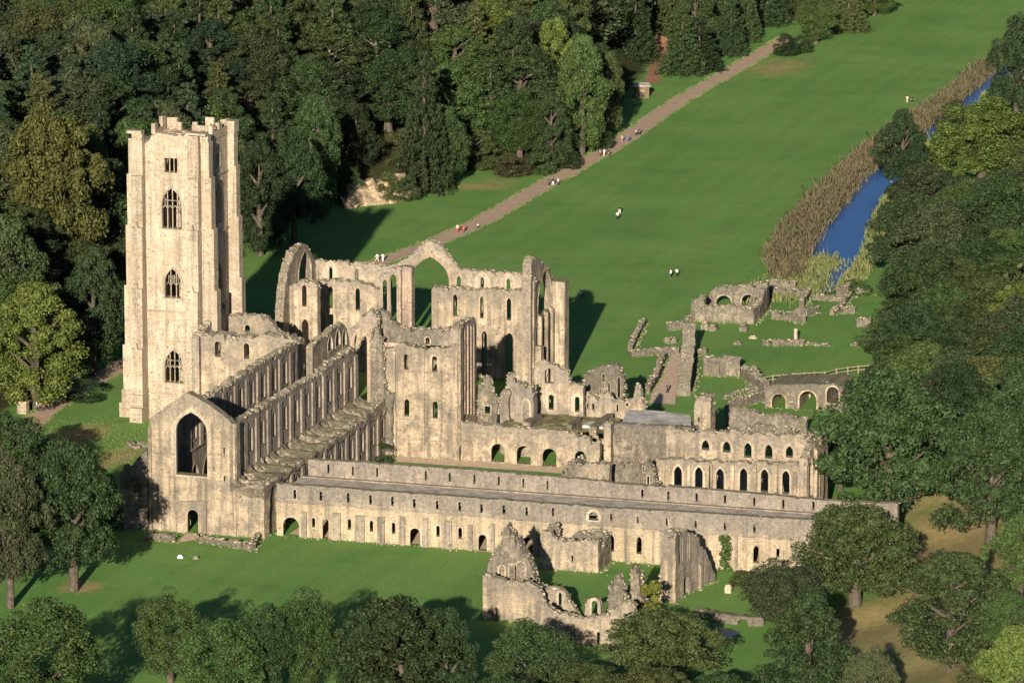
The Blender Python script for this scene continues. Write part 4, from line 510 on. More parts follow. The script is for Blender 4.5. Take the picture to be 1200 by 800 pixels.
# ------------------------------------------------ ruined masonry wall with openings and a broken top
def arch_loop(u0, u1, zs, za, st, n=8):
    w = u1-u0; c = (u0+u1)/2
    if st == 'S': return [(u0,zs),(u1,zs),(u1,za),(u0,za)]
    rise = min(w*{'R':.5,'B':.6,'P':.85}[st], (za-zs)*.75)
    sp = za-rise; pts = [(u0,zs),(u1,zs)]
    if st == 'R':
        for i in range(n+1):
            t = math.pi*i/n; pts.append((c+w/2*math.cos(t), sp+rise*math.sin(t)))
    else:
        h = n//2
        right = []
        for i in range(h+1):
            t = i/h; a = t*math.pi/3
            right.append((u1-w+w*math.cos(a), sp+rise*math.sin(a)/math.sin(math.pi/3)))
        pts += right; pts += [(2*c-p[0], p[1]) for p in reversed(right[:-1])]
    return pts
def densify(pts, step):
    out = []
    for a, b in zip(pts, pts[1:]):
        n = max(1, int(math.hypot(a[0]-b[0], a[1]-b[1])/step))
        for i in range(n): out.append((a[0]+(b[0]-a[0])*i/n, a[1]+(b[1]-a[1])*i/n))
    out.append(pts[-1]); return out
def inside(P, loops):
    r = np.zeros(len(P), bool)
    for L in loops:
        L = np.array(L); A = L; B = np.roll(L, -1, 0)
        for (ax,ay),(bx,by) in zip(A, B):
            if ay == by: continue
            c = ((ay > P[:,1]) != (by > P[:,1]))
            x = ax+(P[:,1]-ay)*(bx-ax)/(by-ay)
            r ^= c & (P[:,0] < x)
    return r
def wall_mesh(p0, d, th, base, top, ops, rag, rough, mat, off, seed, grid=1.15):
    rnd = random.Random(seed)
    if rag > .15: rag = rag*(1.9 if mat == 'rubble' else 1.35)
    if mat == 'rubble': rough = max(rough*2.4, .16)
    tp = densify(top, .42 if top[-1][0]-top[0][0] < 40 else .6); T = []
    for i, (u_, z_) in enumerate(tp):
        if 0 < i < len(tp)-1:
            s = rnd.uniform(-1,1)*rag*.6 + noise.noise(Vector((u_*.45, seed*3.1, 0)))*rag*.8 - (rag*1.3 if rnd.random() < .09 else 0)
            z_ += round(s/.18)*.18 if rag > .1 else s
            u_ += rnd.uniform(-.1,.1)
        T.append((u_, max(z_, base+.15)))
    uL, uR = T[0][0], T[-1][0]
    side = lambda u_, z0, z1, sg: [(u_+sg*rnd.uniform(0, rag*.45), z) for _, z in densify([(0,z0),(0,z1)], .8)[1:-1]] if z1-z0 > 1.6 else []
    out = densify([(uL,base),(uR,base)], 2.5)[:-1]+[(uR,base)]+side(uR, base, T[-1][1], -1)+T[::-1]+side(uL, T[0][1], base, 1)
    loops = [out]
    for o in ops:
        u0, u1, zs, za, st, ex = (tuple(o)+({},))[:6]
        if ex.get('blind'): continue
        zs = max(zs, base+.06)
        if st == 'S': L = densify(arch_loop(u0,u1,zs,za,st)+[(u0,zs)], 1.6)[:-1]
        else: L = arch_loop(u0,u1,zs,za,st)
        loops.append(L)
    verts, edges = [], []
    for L in loops:
        n = len(verts); verts += L; edges += [(n+i, n+(i+1)%len(L)) for i in range(len(L))]
    us = [p[0] for p in out]; zs_ = [p[1] for p in out]
    gp = []
    z = base+grid/2
    while z < max(zs_):
        u_ = min(us)+grid/2
        while u_ < max(us):
            gp.append((u_+rnd.uniform(-.3,.3)*grid, z+rnd.uniform(-.3,.3)*grid)); u_ += grid
        z += grid
    if gp:
        gp = np.array(gp); gp = gp[inside(gp, loops)]; verts += [tuple(p) for p in gp]
    V, E, F = delaunay_2d_cdt([Vector(v) for v in verts], edges, [], 0, 1e-4)[:3]
    V = np.array([(v.x, v.y) for v in V]); F = np.array([f for f in F if len(f) == 3])
    F = F[inside(V[F].mean(1), loops)]
    # front and back shells
    nx, ny = -d[1], d[0]
    P3 = lambda u_, z, k: (p0[0]+d[0]*u_+nx*k, p0[1]+d[1]*u_+ny*k, z)
    vs, fs = [], []
    n = len(V)
    for k in (0, th):
        for u_, z in V:
            q = P3(u_, z, k); dd = noise.noise(Vector(q)*.8)*rough+noise.noise(Vector(q)*2.3)*rough*.8
            vs.append((q[0]+nx*dd, q[1]+ny*dd, q[2]))
    for a, b_, c_ in F:
        ax, ay = V[b_]-V[a]; bx, by = V[c_]-V[a]
        if ax*by-ay*bx < 0: b_, c_ = c_, b_
        fs.append((int(a), int(b_), int(c_))); fs.append((n+int(a), n+int(c_), n+int(b_)))
    cnt = {}
    for t in fs[::2]:
        for i in range(3): cnt[(t[i], t[(i+1)%3])] = 1
    be = [e for e in cnt if (e[1], e[0]) not in cnt]
    mid = {}
    upn = {}
    for a, b_ in be:
        ex_, ez = V[b_]-V[a]; L = math.hypot(ex_, ez)+1e-9
        for q in (a, b_): upn[q] = upn.get(q, 0) + (-ex_/L)   # outward normal z
    holes = set()
    hp = {(round(p[0],3), round(p[1],3)): ((min(q[0] for q in L)+max(q[0] for q in L))/2, min(q[1] for q in L)) for L in loops[1:] for p in L}
    def midv(q):
        if q not in mid:
            u_, z = V[q]; up = upn[q] > .5 and (round(u_,3), round(z,3)) not in hp
            hk = hp.get((round(u_,3), round(z,3)))
            if hk and th > .6:
                sh = .4 if u_ > hk[0] else -.4
                bq = P3(u_+sh, z, th); vs[n+q] = bq; mid[q] = len(vs); vs.append(P3(u_, z, .28)); return mid[q]
            mid[q] = len(vs); vs.append(P3(u_, z+(rnd.uniform(-.75,.95)*min(rag,.6)*min(th,2.)/1.5 if up else 0), th*rnd.uniform(.35,.65) if up else th*.5))
        return mid[q]
    for a, b_ in be:
        m1, m2 = midv(a), midv(b_)
        fs.append((b_, a, m1, m2)); fs.append((m2, m1, n+a, n+b_))
    me = mesh('wall', vs, fs, mat, off)
    Tu = np.array([q[0] for q in T]); Tz = np.array([q[1] for q in T])
    uu = [V[i][0] for i in range(n)]*2+[0]*(len(vs)-2*n); zz = [V[i][1] for i in range(n)]*2+[1e6]*(len(vs)-2*n)
    for q, i in mid.items(): uu[i] = V[q][0]; zz[i] = V[q][1]
    dd = np.interp(uu, Tu, Tz)-np.array(zz); wx = np.clip(1-dd/4.5, 0, 1)*.75
    at_ = me.attributes.new('wx', 'FLOAT', 'POINT'); at_.data.foreach_set('value', wx.astype(np.float32))
    return me
def ring_mesh(p0, d, u0, u1, zs, za, st, f, mat, off, proud=.07, depth=.35, blind=False):
    g = Geo(); nx, ny = -d[1], d[0]
    P3 = lambda u_, z, k: (p0[0]+d[0]*u_+nx*k, p0[1]+d[1]*u_+ny*k, z)
    e = .03
    a = arch_loop(u0+e, u1-e, zs, za-e, st); o = arch_loop(u0-f, u1+f, zs, za+f, st)
    if st == 'S':
        a = [a[1],a[2],a[3],a[0]]; o = [o[1],o[2],o[3],o[0]]
    else: a = a[1:]+a[:1]; o = o[1:]+o[:1]
    n = len(a)
    for L, k in ((o, proud*-.0+.05), (o, -proud), (a, -proud), (a, depth)):
        for u_, z in L: g.v.append(P3(u_, z, k))
    for j in range(3):
        for i in range(n-1): g.f.append((j*n+i, j*n+i+1, (j+1)*n+i+1, (j+1)*n+i))
    # sill
    q = P3(u0-f*.6, zs-.22, -proud-.05); w_ = u1-u0+f*1.2
    g.quadbox(q, (d[0]*w_, d[1]*w_, 0), (nx*.5, ny*.5, 0), (0,0,.2))
    if blind:
        pass
    return mesh('window', g.v, g.f, mat, off)

# ------------------------------------------------ ground
xs = np.concatenate([np.arange(-2600,-240,120.), np.arange(-240,-100,5.), np.arange(-100,150,2.5), np.arange(150,260,6.), np.arange(260,2600,120.)])
ys = np.concatenate([np.arange(-900,-150,60.), np.arange(-150,380,2.5), np.arange(380,760,5.), np.arange(760,4200,120.)])
vsg, zn = [], []
def tri(x, c, w): return max(0., 1-abs(x-c)/w)
def blob(x, y, cx, cy, rx, ry): return max(0., 1-math.hypot((x-cx)/rx, (y-cy)/ry))
for y in ys:
    for x in xs:
        far = x < -240 or x > 260 or y > 760 or y < -150
        if far:
            xc = min(max(x,-240.),260.); yc = min(max(y,-150.),760.); h = height(xc, yc)
            dn = sdist(NL, xc, yc); ds = -sdist(SL, xc, yc)
        else:
            dn = sdist(NL, x, y); ds = -sdist(SL, x, y); h = height(x, y)
            if dn > 0 or ds > 0: h += min(1, max(dn, ds)/6)*noise.noise(Vector((x*.06, y*.06, 0)))*1.2
            # river bed
        h += 0
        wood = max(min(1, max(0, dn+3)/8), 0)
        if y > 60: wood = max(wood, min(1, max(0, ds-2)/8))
        dry = .56*min(1, max(0, ds-1)/8) if y < 75 else 0
        dry = max(dry, 1.15*blob(x,y,121,30,16,42), .95*blob(x,y,118,-25,14,26), .8*blob(x,y,-44,62,9,16), .75*blob(x,y,-31,46,7,22), .75*blob(x,y,-4,-38,7,9), .5*blob(x,y,-48,325,12,10), .62*blob(x,y,-30,505,18,40), .5*blob(x,y,38,215,16,8), .75*blob(x,y,-52,318,16,9))
        vsg.append((x, y, h)); zn.append((min(dry,1), wood, 0, 1))
nx_ = len(xs); fg = [(j*nx_+i, j*nx_+i+1, (j+1)*nx_+i+1, (j+1)*nx_+i) for j in range(len(ys)-1) for i in range(nx_-1)]
# shallow trench for the river
RV = RIVER
def rdist(x, y):
    best = 1e9
    for (ax,ay),(bx,by) in zip(RV, RV[1:]):
        dx, dy = bx-ax, by-ay; t = max(0, min(1, ((x-ax)*dx+(y-ay)*dy)/(dx*dx+dy*dy)))
        best = min(best, math.hypot(x-ax-t*dx, y-ay-t*dy))
    return best
RMID = [((a[0]+b[0])/2, (a[1]+b[1])/2) for a, b in zip(RIVER, RIVER2)]
for i, (x, y, z) in enumerate(vsg):
    if 205 < y < 700 and -10 < x < 90:
        RV = RMID; dd = rdist(x, y)
        if dd < 8: vsg[i] = (x, y, min(z, 0) - .9*(1-sm((dd-3.5)/4.5)))
me = mesh('ground', vsg, fg, 'grass')
ca = me.color_attributes.new('zone', 'FLOAT_COLOR', 'POINT'); ca.data.foreach_set('color', np.array(zn, dtype=np.float32).ravel())
for p in me.polygons: p.use_smooth = True
link('ground', me, kind='structure')

def strip(name, pts, wid, mat, z=.03, kind='structure', label=None, jag=.13, step=1.6):
    P = densify(pts, step); P = [Vector((p[0], p[1], 0)) for p in P]; vs, fs = [], []; rnd = random.Random(len(pts)+int(wid*10))
    for i, p in enumerate(P):
        t = (P[min(i+1,len(P)-1)]-P[max(i-1,0)]).normalized(); s = Vector((t.y, -t.x, 0))
        for k, wv in enumerate((-.5, -.25, 0, .25, .5)):
            q = p+s*wid*(wv+(rnd.uniform(-jag,jag) if abs(wv) == .5 else 0)); vs.append((q.x, q.y, height(q.x, q.y)+z))
        if i:
            for k in range(4):
                n = (i-1)*5+k; fs.append((n+1, n, n+5, n+6))
    o = link(name, mesh(name, vs, fs, mat), None, None, kind)
    return o
def poly(name, pts, mat, z, kind='structure', jag=.25):
    L = densify(list(pts)+[pts[0]], 2.)[:-1]; rnd = random.Random(len(pts))
    L = [(p[0]+rnd.uniform(-jag,jag), p[1]+rnd.uniform(-jag,jag)) for p in L]
    V, E, F = delaunay_2d_cdt([Vector(p) for p in L], [(i, (i+1)%len(L)) for i in range(len(L))], [], 1, 1e-4)[:3]
    fs = []
    for f in F:
        a = V[f[1]]-V[f[0]]; b_ = V[f[2]]-V[f[0]]
        fs.append(tuple(f) if a.x*b_.y-a.y*b_.x > 0 else tuple(reversed(f)))
    return link(name, mesh(name, [(v.x, v.y, z) for v in V], fs, mat), None, None, kind)
strip('path', PATH, 5.4, 'tarmac', .05)
strip('path', PATH2, 5., 'tarmac', .06)
strip('path', TRACK, 3.5, 'track', .05)
poly('path', PASS, 'gravel', .05)
poly('path', [(15.,57.8),(52.,57.8),(52.,61.9),(15.,61.9)], 'gravel', .04, jag=.15)
poly('path', SPOT['doorpath'], 'gravel', .05, jag=.1)
# river surface
vs_ = [(*p, -.28) for p in RIVER]+[(*p, -.28) for p in RIVER2]; nr = len(RIVER)
off = [(-3,0),(3,0)]
vs_ = [(x-.8 if i < nr else x+.3, y, z) for i, (x, y, z) in enumerate(vs_)]
link('river', mesh('river', vs_, [(i, nr+i, nr+i+1, i+1) for i in range(nr-1)], 'water'), None, None, 'structure')
simple('stream', (.03,.04,.05), .15, .3, 1, .4)
poly('stream', SPOT['rivlow'], 'stream', .05, jag=.1)

# ------------------------------------------------ ruined buildings from the wall table
INFO = {
 'west_front': ('church_west_front', 'tall gabled church front with a great empty arched window above a round doorway', 'church front'),
 'nave': ('church_nave', 'long roofless nave with two parallel rows of clerestory windows running back from the gabled front', 'church nave'),
 'north_transept': ('church_transept', 'low broken transept wall with two small windows joined to the tall tower', 'church transept'),
 'south_transept': ('church_transept', 'high transept wall with four round headed windows in two rows and a blocked arch below', 'church transept'),
 'presbytery': ('arcade_ruin', 'short broken row of pointed blind arches beyond the nave end', 'ruin'),
 'chapel': ('east_chapel', 'tall roofless east chapel with a great pointed window arch standing open to the lawn', 'chapel ruin'),
 'cloister_range': ('cloister_range', 'cloister building with four round arches facing the gravel walk', 'cloister'),
 'dormitory_ruin': ('ruined_wall', 'rounded hump of ruined wall with a small high window beside the east chapel shadow', 'ruin'),
 'dormitory_ruin2': ('ruined_wall', 'broken wall with small square holes beside the flat grey roof', 'ruin'),
 'dormitory_ruin3': ('ruined_wall', 'low ruined wall ending in one pointed stump beside the gravel passage', 'ruin'),
 'warming_house': ('warming_house', 'blank rubble block under a flat pale grey lead roof', 'building'),
 'kitchen_ruin': ('kitchen_ruin', 'tumbled kitchen walls with a filled pointed arch behind the long range', 'ruin'),
 'refectory': ('refectory', 'roofless hall with two rows of pointed windows, one above the other', 'hall ruin'),
 'precinct_wall': ('boundary_wall', 'long low rubble wall just beyond the hall with two rows of pointed windows', 'wall'),
 'cellarium': ('long_range', 'very long low range with small windows above and arched doorways along the lawn', 'building'),
 'infirmary_ruin': ('ruined_building', 'small roofless block jutting from the long range onto the lawn', 'ruin'),
 'guest_house': ('guest_house_ruin', 'ruined guest house with a ragged gable holding round blind arches', 'ruin'),
 'guest_house2': ('guest_house_ruin', 'ruined guest house wall with a small round arched window and a stone stump behind trees', 'ruin'),
 'ivy_pillar': ('wall_fragment', 'slim standing wall fragment with green ivy down one side', 'ruin'),
 'guest_gable': ('guest_house_gable', 'lone gable wall with three tall lancets leaning up beside the long range', 'ruin'),
 'river_tunnels': ('river_tunnel', 'low rubble structure with three round tunnel arches below the timber fence', 'bridge'),
 'twin_arch': ('arched_ruin', 'ruined room with two round arches side by side near the river', 'ruin'),
 'passage_wall': ('ruined_wall', 'thick broken wall with a spike at its far end along the gravel passage', 'ruin'),
}
LOWINFO = ['low footing wall crossing the lawn in front of the gravel passage head','low footing wall slanting up the lawn left of the gravel passage','low wall along the left side of the gravel passage, nearer half','low wall along the left side of the gravel passage, farther half','short stub of wall at the left foot of the twin arched ruin','low block of rubble on the lawn left of the twin arched ruin','small slab of masonry lying on the lawn beyond the passage head','high rubble wall bounding the small lawn right of the gravel passage','sloping broken wall curving down to the river tunnels','thin stone kerb across the small lawn by the tunnels','rubble bank wall leading to the river tunnels','short wall right of the spike at the passage head','low wall joining the twin arched ruin to the river bank','rubble wall behind the twin arched ruin at the reed bed end','wall stub running back toward the river, left one','pale topped low wall in the middle of the infirmary lawn','low curved wall right of the pale topped one','thin wall footing in front of the river water','slanting wall footing that runs up to the river bank mound','mound of masonry on the river bank beside bushes','short low wall with pale end near the right hand trees','small dark rubble block on the lawn near the right hand trees','long low wall with one column stump on the infirmary lawn','thin brown footing line right of the column stump wall','brown footing line ending under the right hand trees','short wall on the river bank under the trees','sloping wall end left of the timber fence','rubble revetment beside the river tunnels','ragged wall leaning from the twin arched ruin','short wall right of the ragged leaning one','low porch wall left of the church door path','low porch wall right of the church door path']
THINGS = {}
cent = {}
for W_ in WALLS:
    um = sum(q[0] for q in W_[7])/len(W_[7]); c_ = (W_[3][0]+W_[4][0]*um, W_[3][1]+W_[4][1]*um)
    cent.setdefault(W_[0], []).append(c_)
for k, L in cent.items():
    c_ = (round(sum(p[0] for p in L)/len(L),2), round(sum(p[1] for p in L)/len(L),2), 0.)
    if k.startswith('low_wall'):
        t_ = thing('low_wall', LOWINFO[int(k.split(':')[1])], 'wall', c_, 0, 'low footing walls of the ruins')
    else:
        nm, lb, ct = INFO[k]; t_ = thing(nm, lb, ct, c_)
    t_['_o'] = c_; THINGS[k] = t_
for si, W_ in enumerate(WALLS):
    tk, nm, mat, p0, d, th, base, top, ops, rag, rough = W_
    t_ = THINGS[tk]; off = t_['_o']
    big = (top[-1][0]-top[0][0])
    wo = link(nm, wall_mesh(p0, d, th, base, top, ops, rag, rough, mat, off, si+1, 1.5 if big > 70 else (.75 if mat == 'rubble' else 1.1)), t_)
    for o in ops:
        u0, u1, zs, za, st, ex = (tuple(o)+({},))[:6]
        f = ex.get('f', .15)
        if f: link(ex.get('n', 'window'), ring_mesh(p0, d, u0, u1, max(zs, -.2), za, st, f, ex.get('m', mat if mat != 'rubble' else 'stone'), off, proud=.12 if ex.get('blind') else .07, depth=ex.get('deep', .2)), wo)
def stones(spots, name, parent, off, seed):
    r = np.random.default_rng(seed); n = len(spots); P = np.array(spots)[:, :3]-np.array(off); s = np.array(spots)[:, 3]
    base = np.array([(-1,-1,-1),(1,-1,-1),(1,1,-1),(-1,1,-1),(-1,-1,1),(1,-1,1),(1,1,1),(-1,1,1)])*.5
    B = np.repeat(base[None], n, 0)*(1+r.uniform(-.3,.3,(n,8,3)))*s[:,None,None]*np.stack([r.uniform(.8,1.6,n), r.uniform(.8,1.6,n), r.uniform(.5,1.,n)], 1)[:,None,:]
    a = r.uniform(0,6.283,n); c_, s_ = np.cos(a)[:,None], np.sin(a)[:,None]
    X = B[:,:,0]*c_-B[:,:,1]*s_; Y = B[:,:,0]*s_+B[:,:,1]*c_
    V = (np.stack([X, Y, B[:,:,2]], 2)+P[:,None,:]).reshape(-1,3)
    F = np.array([(3,2,1,0),(4,5,6,7),(0,1,5,4),(1,2,6,5),(2,3,7,6),(3,0,4,7)]); F = (F[None]+np.arange(n)[:,None,None]*8).reshape(-1,4)
    me = bpy.data.meshes.new(name); me.vertices.add(n*8); me.vertices.foreach_set('co', V.astype(np.float32).ravel())
    me.loops.add(n*24); me.loops.foreach_set('vertex_index', F.astype(np.int32).ravel()); me.polygons.add(n*6)
    me.polygons.foreach_set('loop_start', np.arange(0, n*24, 4, dtype=np.int32)); me.polygons.foreach_set('loop_total', np.full(n*6, 4, dtype=np.int32))
    me.materials.append(MATS['loose']); me.update(calc_edges=True)
    return link(name, me, parent, None, 'stuff')
HEAD = {}; FOOT = {}
for si, W_ in enumerate(WALLS):
    tk, nm, mat, p0, d, th, base, top, ops, rag, rough = W_
    if nm == 'door_surround': continue
    r_ = random.Random(si+5000); nx, ny = -d[1], d[0]
    den = .26 if mat == 'rubble' or rag >= .3 else (.45 if rag > .15 else 1.2)
    for u_, z in densify(top, den):
        k = r_.uniform(.02, .98)*th; s = r_.uniform(.16,.42)*(.8 if rag < .2 else 1.1); zz = z+r_.uniform(-.38,.1)-(.25 if rag < .2 else 0)
        HEAD.setdefault(tk, []).append((p0[0]+d[0]*u_+nx*k, p0[1]+d[1]*u_+ny*k, zz+s*.2, s))
    if base > -1.6 and base < 3 and tk not in ('long',):
        u_ = top[0][0]
        while u_ < top[-1][0]:
            u_ += r_.uniform(.2, 1.3 if mat == 'rubble' else 3.2); k = -abs(r_.gauss(0,.55))-.1; s = r_.uniform(.12,.34)
            x, y = p0[0]+d[0]*u_+nx*k, p0[1]+d[1]*u_+ny*k
            FOOT.setdefault(tk, []).append((x, y, s*.2, s))
for tk, sp in HEAD.items():
    o = stones(sp+FOOT.get(tk, []), 'loose_stones', THINGS[tk], THINGS[tk]['_o'], len(sp))
for tk, p0, d, u0, u1, z in STRINGS:
    g = Geo(); nx, ny = -d[1], d[0]
    g.quadbox((p0[0]+d[0]*u0-nx*.14, p0[1]+d[1]*u0-ny*.14, z), (d[0]*(u1-u0), d[1]*(u1-u0), 0), (nx*.3, ny*.3, 0), (0,0,.2))
    g.link('string_course', 'grey', THINGS[tk])
for tk, p0, d, u0, u1, zb, zt, dep, mat in PILAS:
    g = Geo(); nx, ny = -d[1], d[0]
    g.quadbox((p0[0]+d[0]*u0-nx*dep, p0[1]+d[1]*u0-ny*dep, min(zb, -.2) if zb < 1.5 else zb), (d[0]*(u1-u0), d[1]*(u1-u0), 0), (nx*(dep+.1), ny*(dep+.1), 0), (0,0,zt-(min(zb,-.2) if zb < 1.5 else zb)), slope=dep*1.2)
    g.link('buttress', mat, THINGS[tk])

# nave pilasters and south aisle vault haunches
nv = THINGS['nave']
for i in range(12):
    y = 1.2+5.55*i
    for x0, z0, z1 in ((7.25, 9.7, 17.4), (-4.65, 10.6, 17.2)):
        g = Geo(); g.quadbox((x0+.32, y-.75, z0), (0,1.5,0), (-.4,0,0), (0,0,z1-z0), .3); g.link('pilaster', 'grey', nv)
    if i > 1:
        g = Geo(); g.quadbox((13.5, y-.6, -.2), (0,1.2,0), (-.35,0,0), (0,0,8.2+i*.12), .5); g.link('pilaster', 'grey', nv)
for x0, z0 in ((7.3, 9.55), (-4.6, 10.4)):
    g = Geo(); g.quadbox((x0+.28, 1.5, z0), (0,61,0), (-.4,0,0), (0,0,.22)); g.link('string_course', 'grey', nv)
for i in range(12):
    y = 1.2+5.55*i; g = Geo(); rnd = random.Random(i+40); hv_ = rnd.uniform(-.5,.25)
    half = [(.55,-.2),(.55,3.2),(.75,5.0),(1.1,6.4),(1.5,7.5),(1.75+rnd.uniform(-.25,.3),8.3),(1.65,8.9),(.9,8.6)]
    prof = [(y+a, z) for a, z in half]+[(y, 8.75)]+[(y-a, z) for a, z in half[::-1]]
    nseg = 7; n = len(prof)
    for k in range(nseg+1):
        x = 7.35+(13.1-7.35)*k/nseg; dip = rnd.uniform(.1,1.0)*math.sin(math.pi*k/nseg)-hv_*k/nseg
        for (yy, zz) in prof:
            q = Vector((x, yy, zz-(dip if zz > 8.3 else 0)+(1.1*max(0,1-k/nseg*1.7)**2+rnd.uniform(-.15,.15) if zz > 8.2 else 0)))
            g.v.append(tuple(q+noise.noise_vector(q*.9)*.35))
    for k in range(nseg):
        for j in range(n-1): g.f.append((k*n+j, k*n+j+1, (k+1)*n+j+1, (k+1)*n+j))
    g.f.append(tuple(range(n))[::-1]); g.f.append(tuple(nseg*n+j for j in range(n)))
    g.link('vault', 'rubble', nv)

# surviving web of the aisle vault: a rough slab with holes fallen at the crowns
g = Geo(); nxv, nyv, st_ = 11, 122, .5; keep = {}
for i in range(nxv):
    for j in range(nyv):
        x, y = 8.0+i*.5, 1.3+j*.5; bay = (y-1.2)/5.55; c_ = (math.floor(bay)+.5)*5.55+1.2; k = math.floor(bay)
        if ((x+.25-10.6)/1.25)**2+((y+.25-c_)/(1.0 if k > 2 else .5))**2 < 1 and k != 1: continue
        if ((x+.25-7.6)/2.1)**2+((y+.25-c_-.4)/1.75)**2 < 1: continue
        keep[(i,j)] = 1
idx = {}
def gv(i, j, lo):
    key = (i, j, lo)
    if key not in idx:
        x, y = 8.0+i*.5, 1.3+j*.5; q = Vector((x, y, (8.95 if not lo else 8.2)+.3*math.cos((y-1.2)/5.55*6.2832)))
        q += noise.noise_vector(q*.8)*Vector((.12,.25,.35)); idx[key] = len(g.v); g.v.append(tuple(q))
    return idx[key]
for (i, j) in keep:
    c4 = [(i,j),(i+1,j),(i+1,j+1),(i,j+1)]
    g.f.append(tuple(gv(*q, 0) for q in c4)); g.f.append(tuple(gv(*q, 1) for q in c4[::-1]))
    for (di, dj), (a, b_) in (((0,-1),(0,1)),((1,0),(1,2)),((0,1),(2,3)),((-1,0),(3,0))):
        if (i+di, j+dj) not in keep: g.f.append((gv(*c4[b_],0), gv(*c4[a],0), gv(*c4[a],1), gv(*c4[b_],1)))
g.link('vault', 'rubble', nv)
# long range roof, walls and end
ce = THINGS['cellarium']
g = Geo()
n_ = 60; Ysec = [(3.75,6.9),(6.5,7.05),(9.5,7.2),(13.0,7.3),(13.95,7.35)]
for i in range(n_+1):
    x = 14.6+(111.5-14.6)*i/n_
    for y, z in Ysec: g.v.append((x, y, z+noise.noise(Vector((x*.15, y*.3, 1)))*.12))
for i in range(n_):
    for j in range(4): a = i*5+j; g.f.append((a+1, a, a+5, a+6))
g.link('roof', 'leadroof', ce)
g = Geo(); g.box((14.6, 13.2, 7.3), (111.4, 13.93, 7.5)); g.link('gutter', 'grey', ce)
g = Geo(); g.box((110.7, 3.9, -1.5), (112., 13.9, 8.6)); g.rough(.1); g.link('wall', 'stone', ce)
poly('floor', [(15.8,3.9),(110.5,3.9),(110.5,13.8),(15.8,13.8)], 'gravel', .04, jag=0)
# cloister range floor above the arches, and its end walls
cr = THINGS['cloister_range']
g = Geo()
for i in range(15):
    for j in range(9):
        x, y = 32.5+i*1.36, 63.6+j*1.5; g.v.append((x, y, 6.1+noise.noise(Vector((x*.5,y*.5,0)))*.35))
for i in range(14):
    for j in range(8): a = i*9+j; g.f.append((a, a+9, a+10, a+1))
g.link('terrace', 'moss', cr)
for (x0, y0, x1, y1) in ((37,64,38.4,71),(45,64,45.8,70),(49,64,50.2,75)):
    g = Geo(); g.box((x0,y0,5.5),(x1,y1,7.1)); g.rough(.25); g.link('cross_wall', 'rubble', cr)
g = Geo(); g.box((47.2,66.,6.3),(51.2,69.5,6.75)); g.link('roof', 'lead', cr)
# warming house lead roof
wh = THINGS['warming_house']
r8 = ROOF8; L = densify(list(r8)+[r8[0]], 2.)[:-1]
g = Geo(); g.v = [(x, y, 9.98+.05*noise.noise(Vector((x*.4,y*.4,0)))) for x, y in L]; g.f = [tuple(range(len(L)))]
mg = g.link('roof', 'lead', wh)
g = Geo(); g.box((56.3,55.5,-.3),(57.5,66,9.4)); g.rough(.1); g.link('wall', 'stone', wh)
g = Geo(); g.box((67.5,56.5,-.3),(69,74,9.1)); g.rough(.1); g.link('wall', 'stone', wh)
# east chapel corner buttress
ch = THINGS['chapel']
def stepbut(parent, x0, x1, y0, y1, stages, mat):
    """buttress whose faces step in at each stage; stages (z0, z1, grow)"""
    for k, (z0, z1, gr) in enumerate(stages):
        g = Geo(); g.box((x0-gr, y0-gr, z0), (x1+gr, y1, z1), 0); g.rough(.05); g.link('buttress', mat, parent)
g = Geo()
g.box((23.2,127.2,-.3),(25.7,130.2,18.9)); g.rough(.12); g.link('buttress', 'stone', ch)
for yy in (116.,):
    g = Geo(); g.box((23.2,yy,-.3),(24.6,yy+1.6,9.)); g.rough(.12); g.link('buttress', 'stone', ch)
for yy in (118.5, 122.5, 126):
    g = Geo(); g.quadbox((24., yy-.35, 0), (0,.7,0), (-.75,0,0), (0,0,14.5), .5); g.link('buttress', 'stone', ch)
rf = THINGS['refectory']
g = Geo()
for i in range(27): 
    for j in range(4): g.v.append((71.2+i*.98, 27.38+j*.6, 10.75+.045*i+.25*noise.noise(Vector((i*.9,j*.7,4)))-.08*j))
for i in range(26):
    for j in range(3): a = i*4+j; g.f.append((a, a+4, a+5, a+1))
g.link('wall_walk', 'moss', rf)
# south transept back part (so the corner has depth)
st = THINGS['south_transept']

# ------------------------------------------------ bell tower
tx0, tx1, ty0, ty1 = -38.6, -25.9, 76.4, 91.4
tw = thing('bell_tower', 'tall pale square bell tower with stepped corner buttresses and broken battlements', 'tower', ((tx0+tx1)/2, ty0, 0)); tw['_o'] = ((tx0+tx1)/2, ty0, 0.)
THINGS['bell_tower'] = tw; off = tw['_o']
cx = -31.7
wW = [(cx-1.9,cx+1.9,34.8,42.1,'P'), (cx-1.55,cx+1.55,22.3,27.6,'P'), (cx-1.75,cx+1.75,6.9,12.9,'P'), (cx-1.25,cx+1.2,44.9,47.5,'S')]
def side_ops(c): return [(c-1.9,c+1.9,34.8,42.1,'P'), (c-1.55,c+1.55,22.3,27.6,'P'), (c-1.2,c+1.2,44.9,47.5,'S')]
faces = [((0,ty0),(1,0), [(tx0,51.7),(-37.4,51.2),(-36.6,49.8),(-35.9,50.6),(-35.,51.5),(-33,51.9),(-31,51.6),(-29,52.0),(tx1,52.2)], wW),
         ((tx1,0),(0,1), [(ty0+.05,52.0),(78,51.2),(81,50.3),(86,50.4),(ty1,50.4)], side_ops(84.2)),
         ((tx1*-1*0,ty1),(-1,0), None, None), ((tx0,0),(0,-1), None, None)]
sid = 900
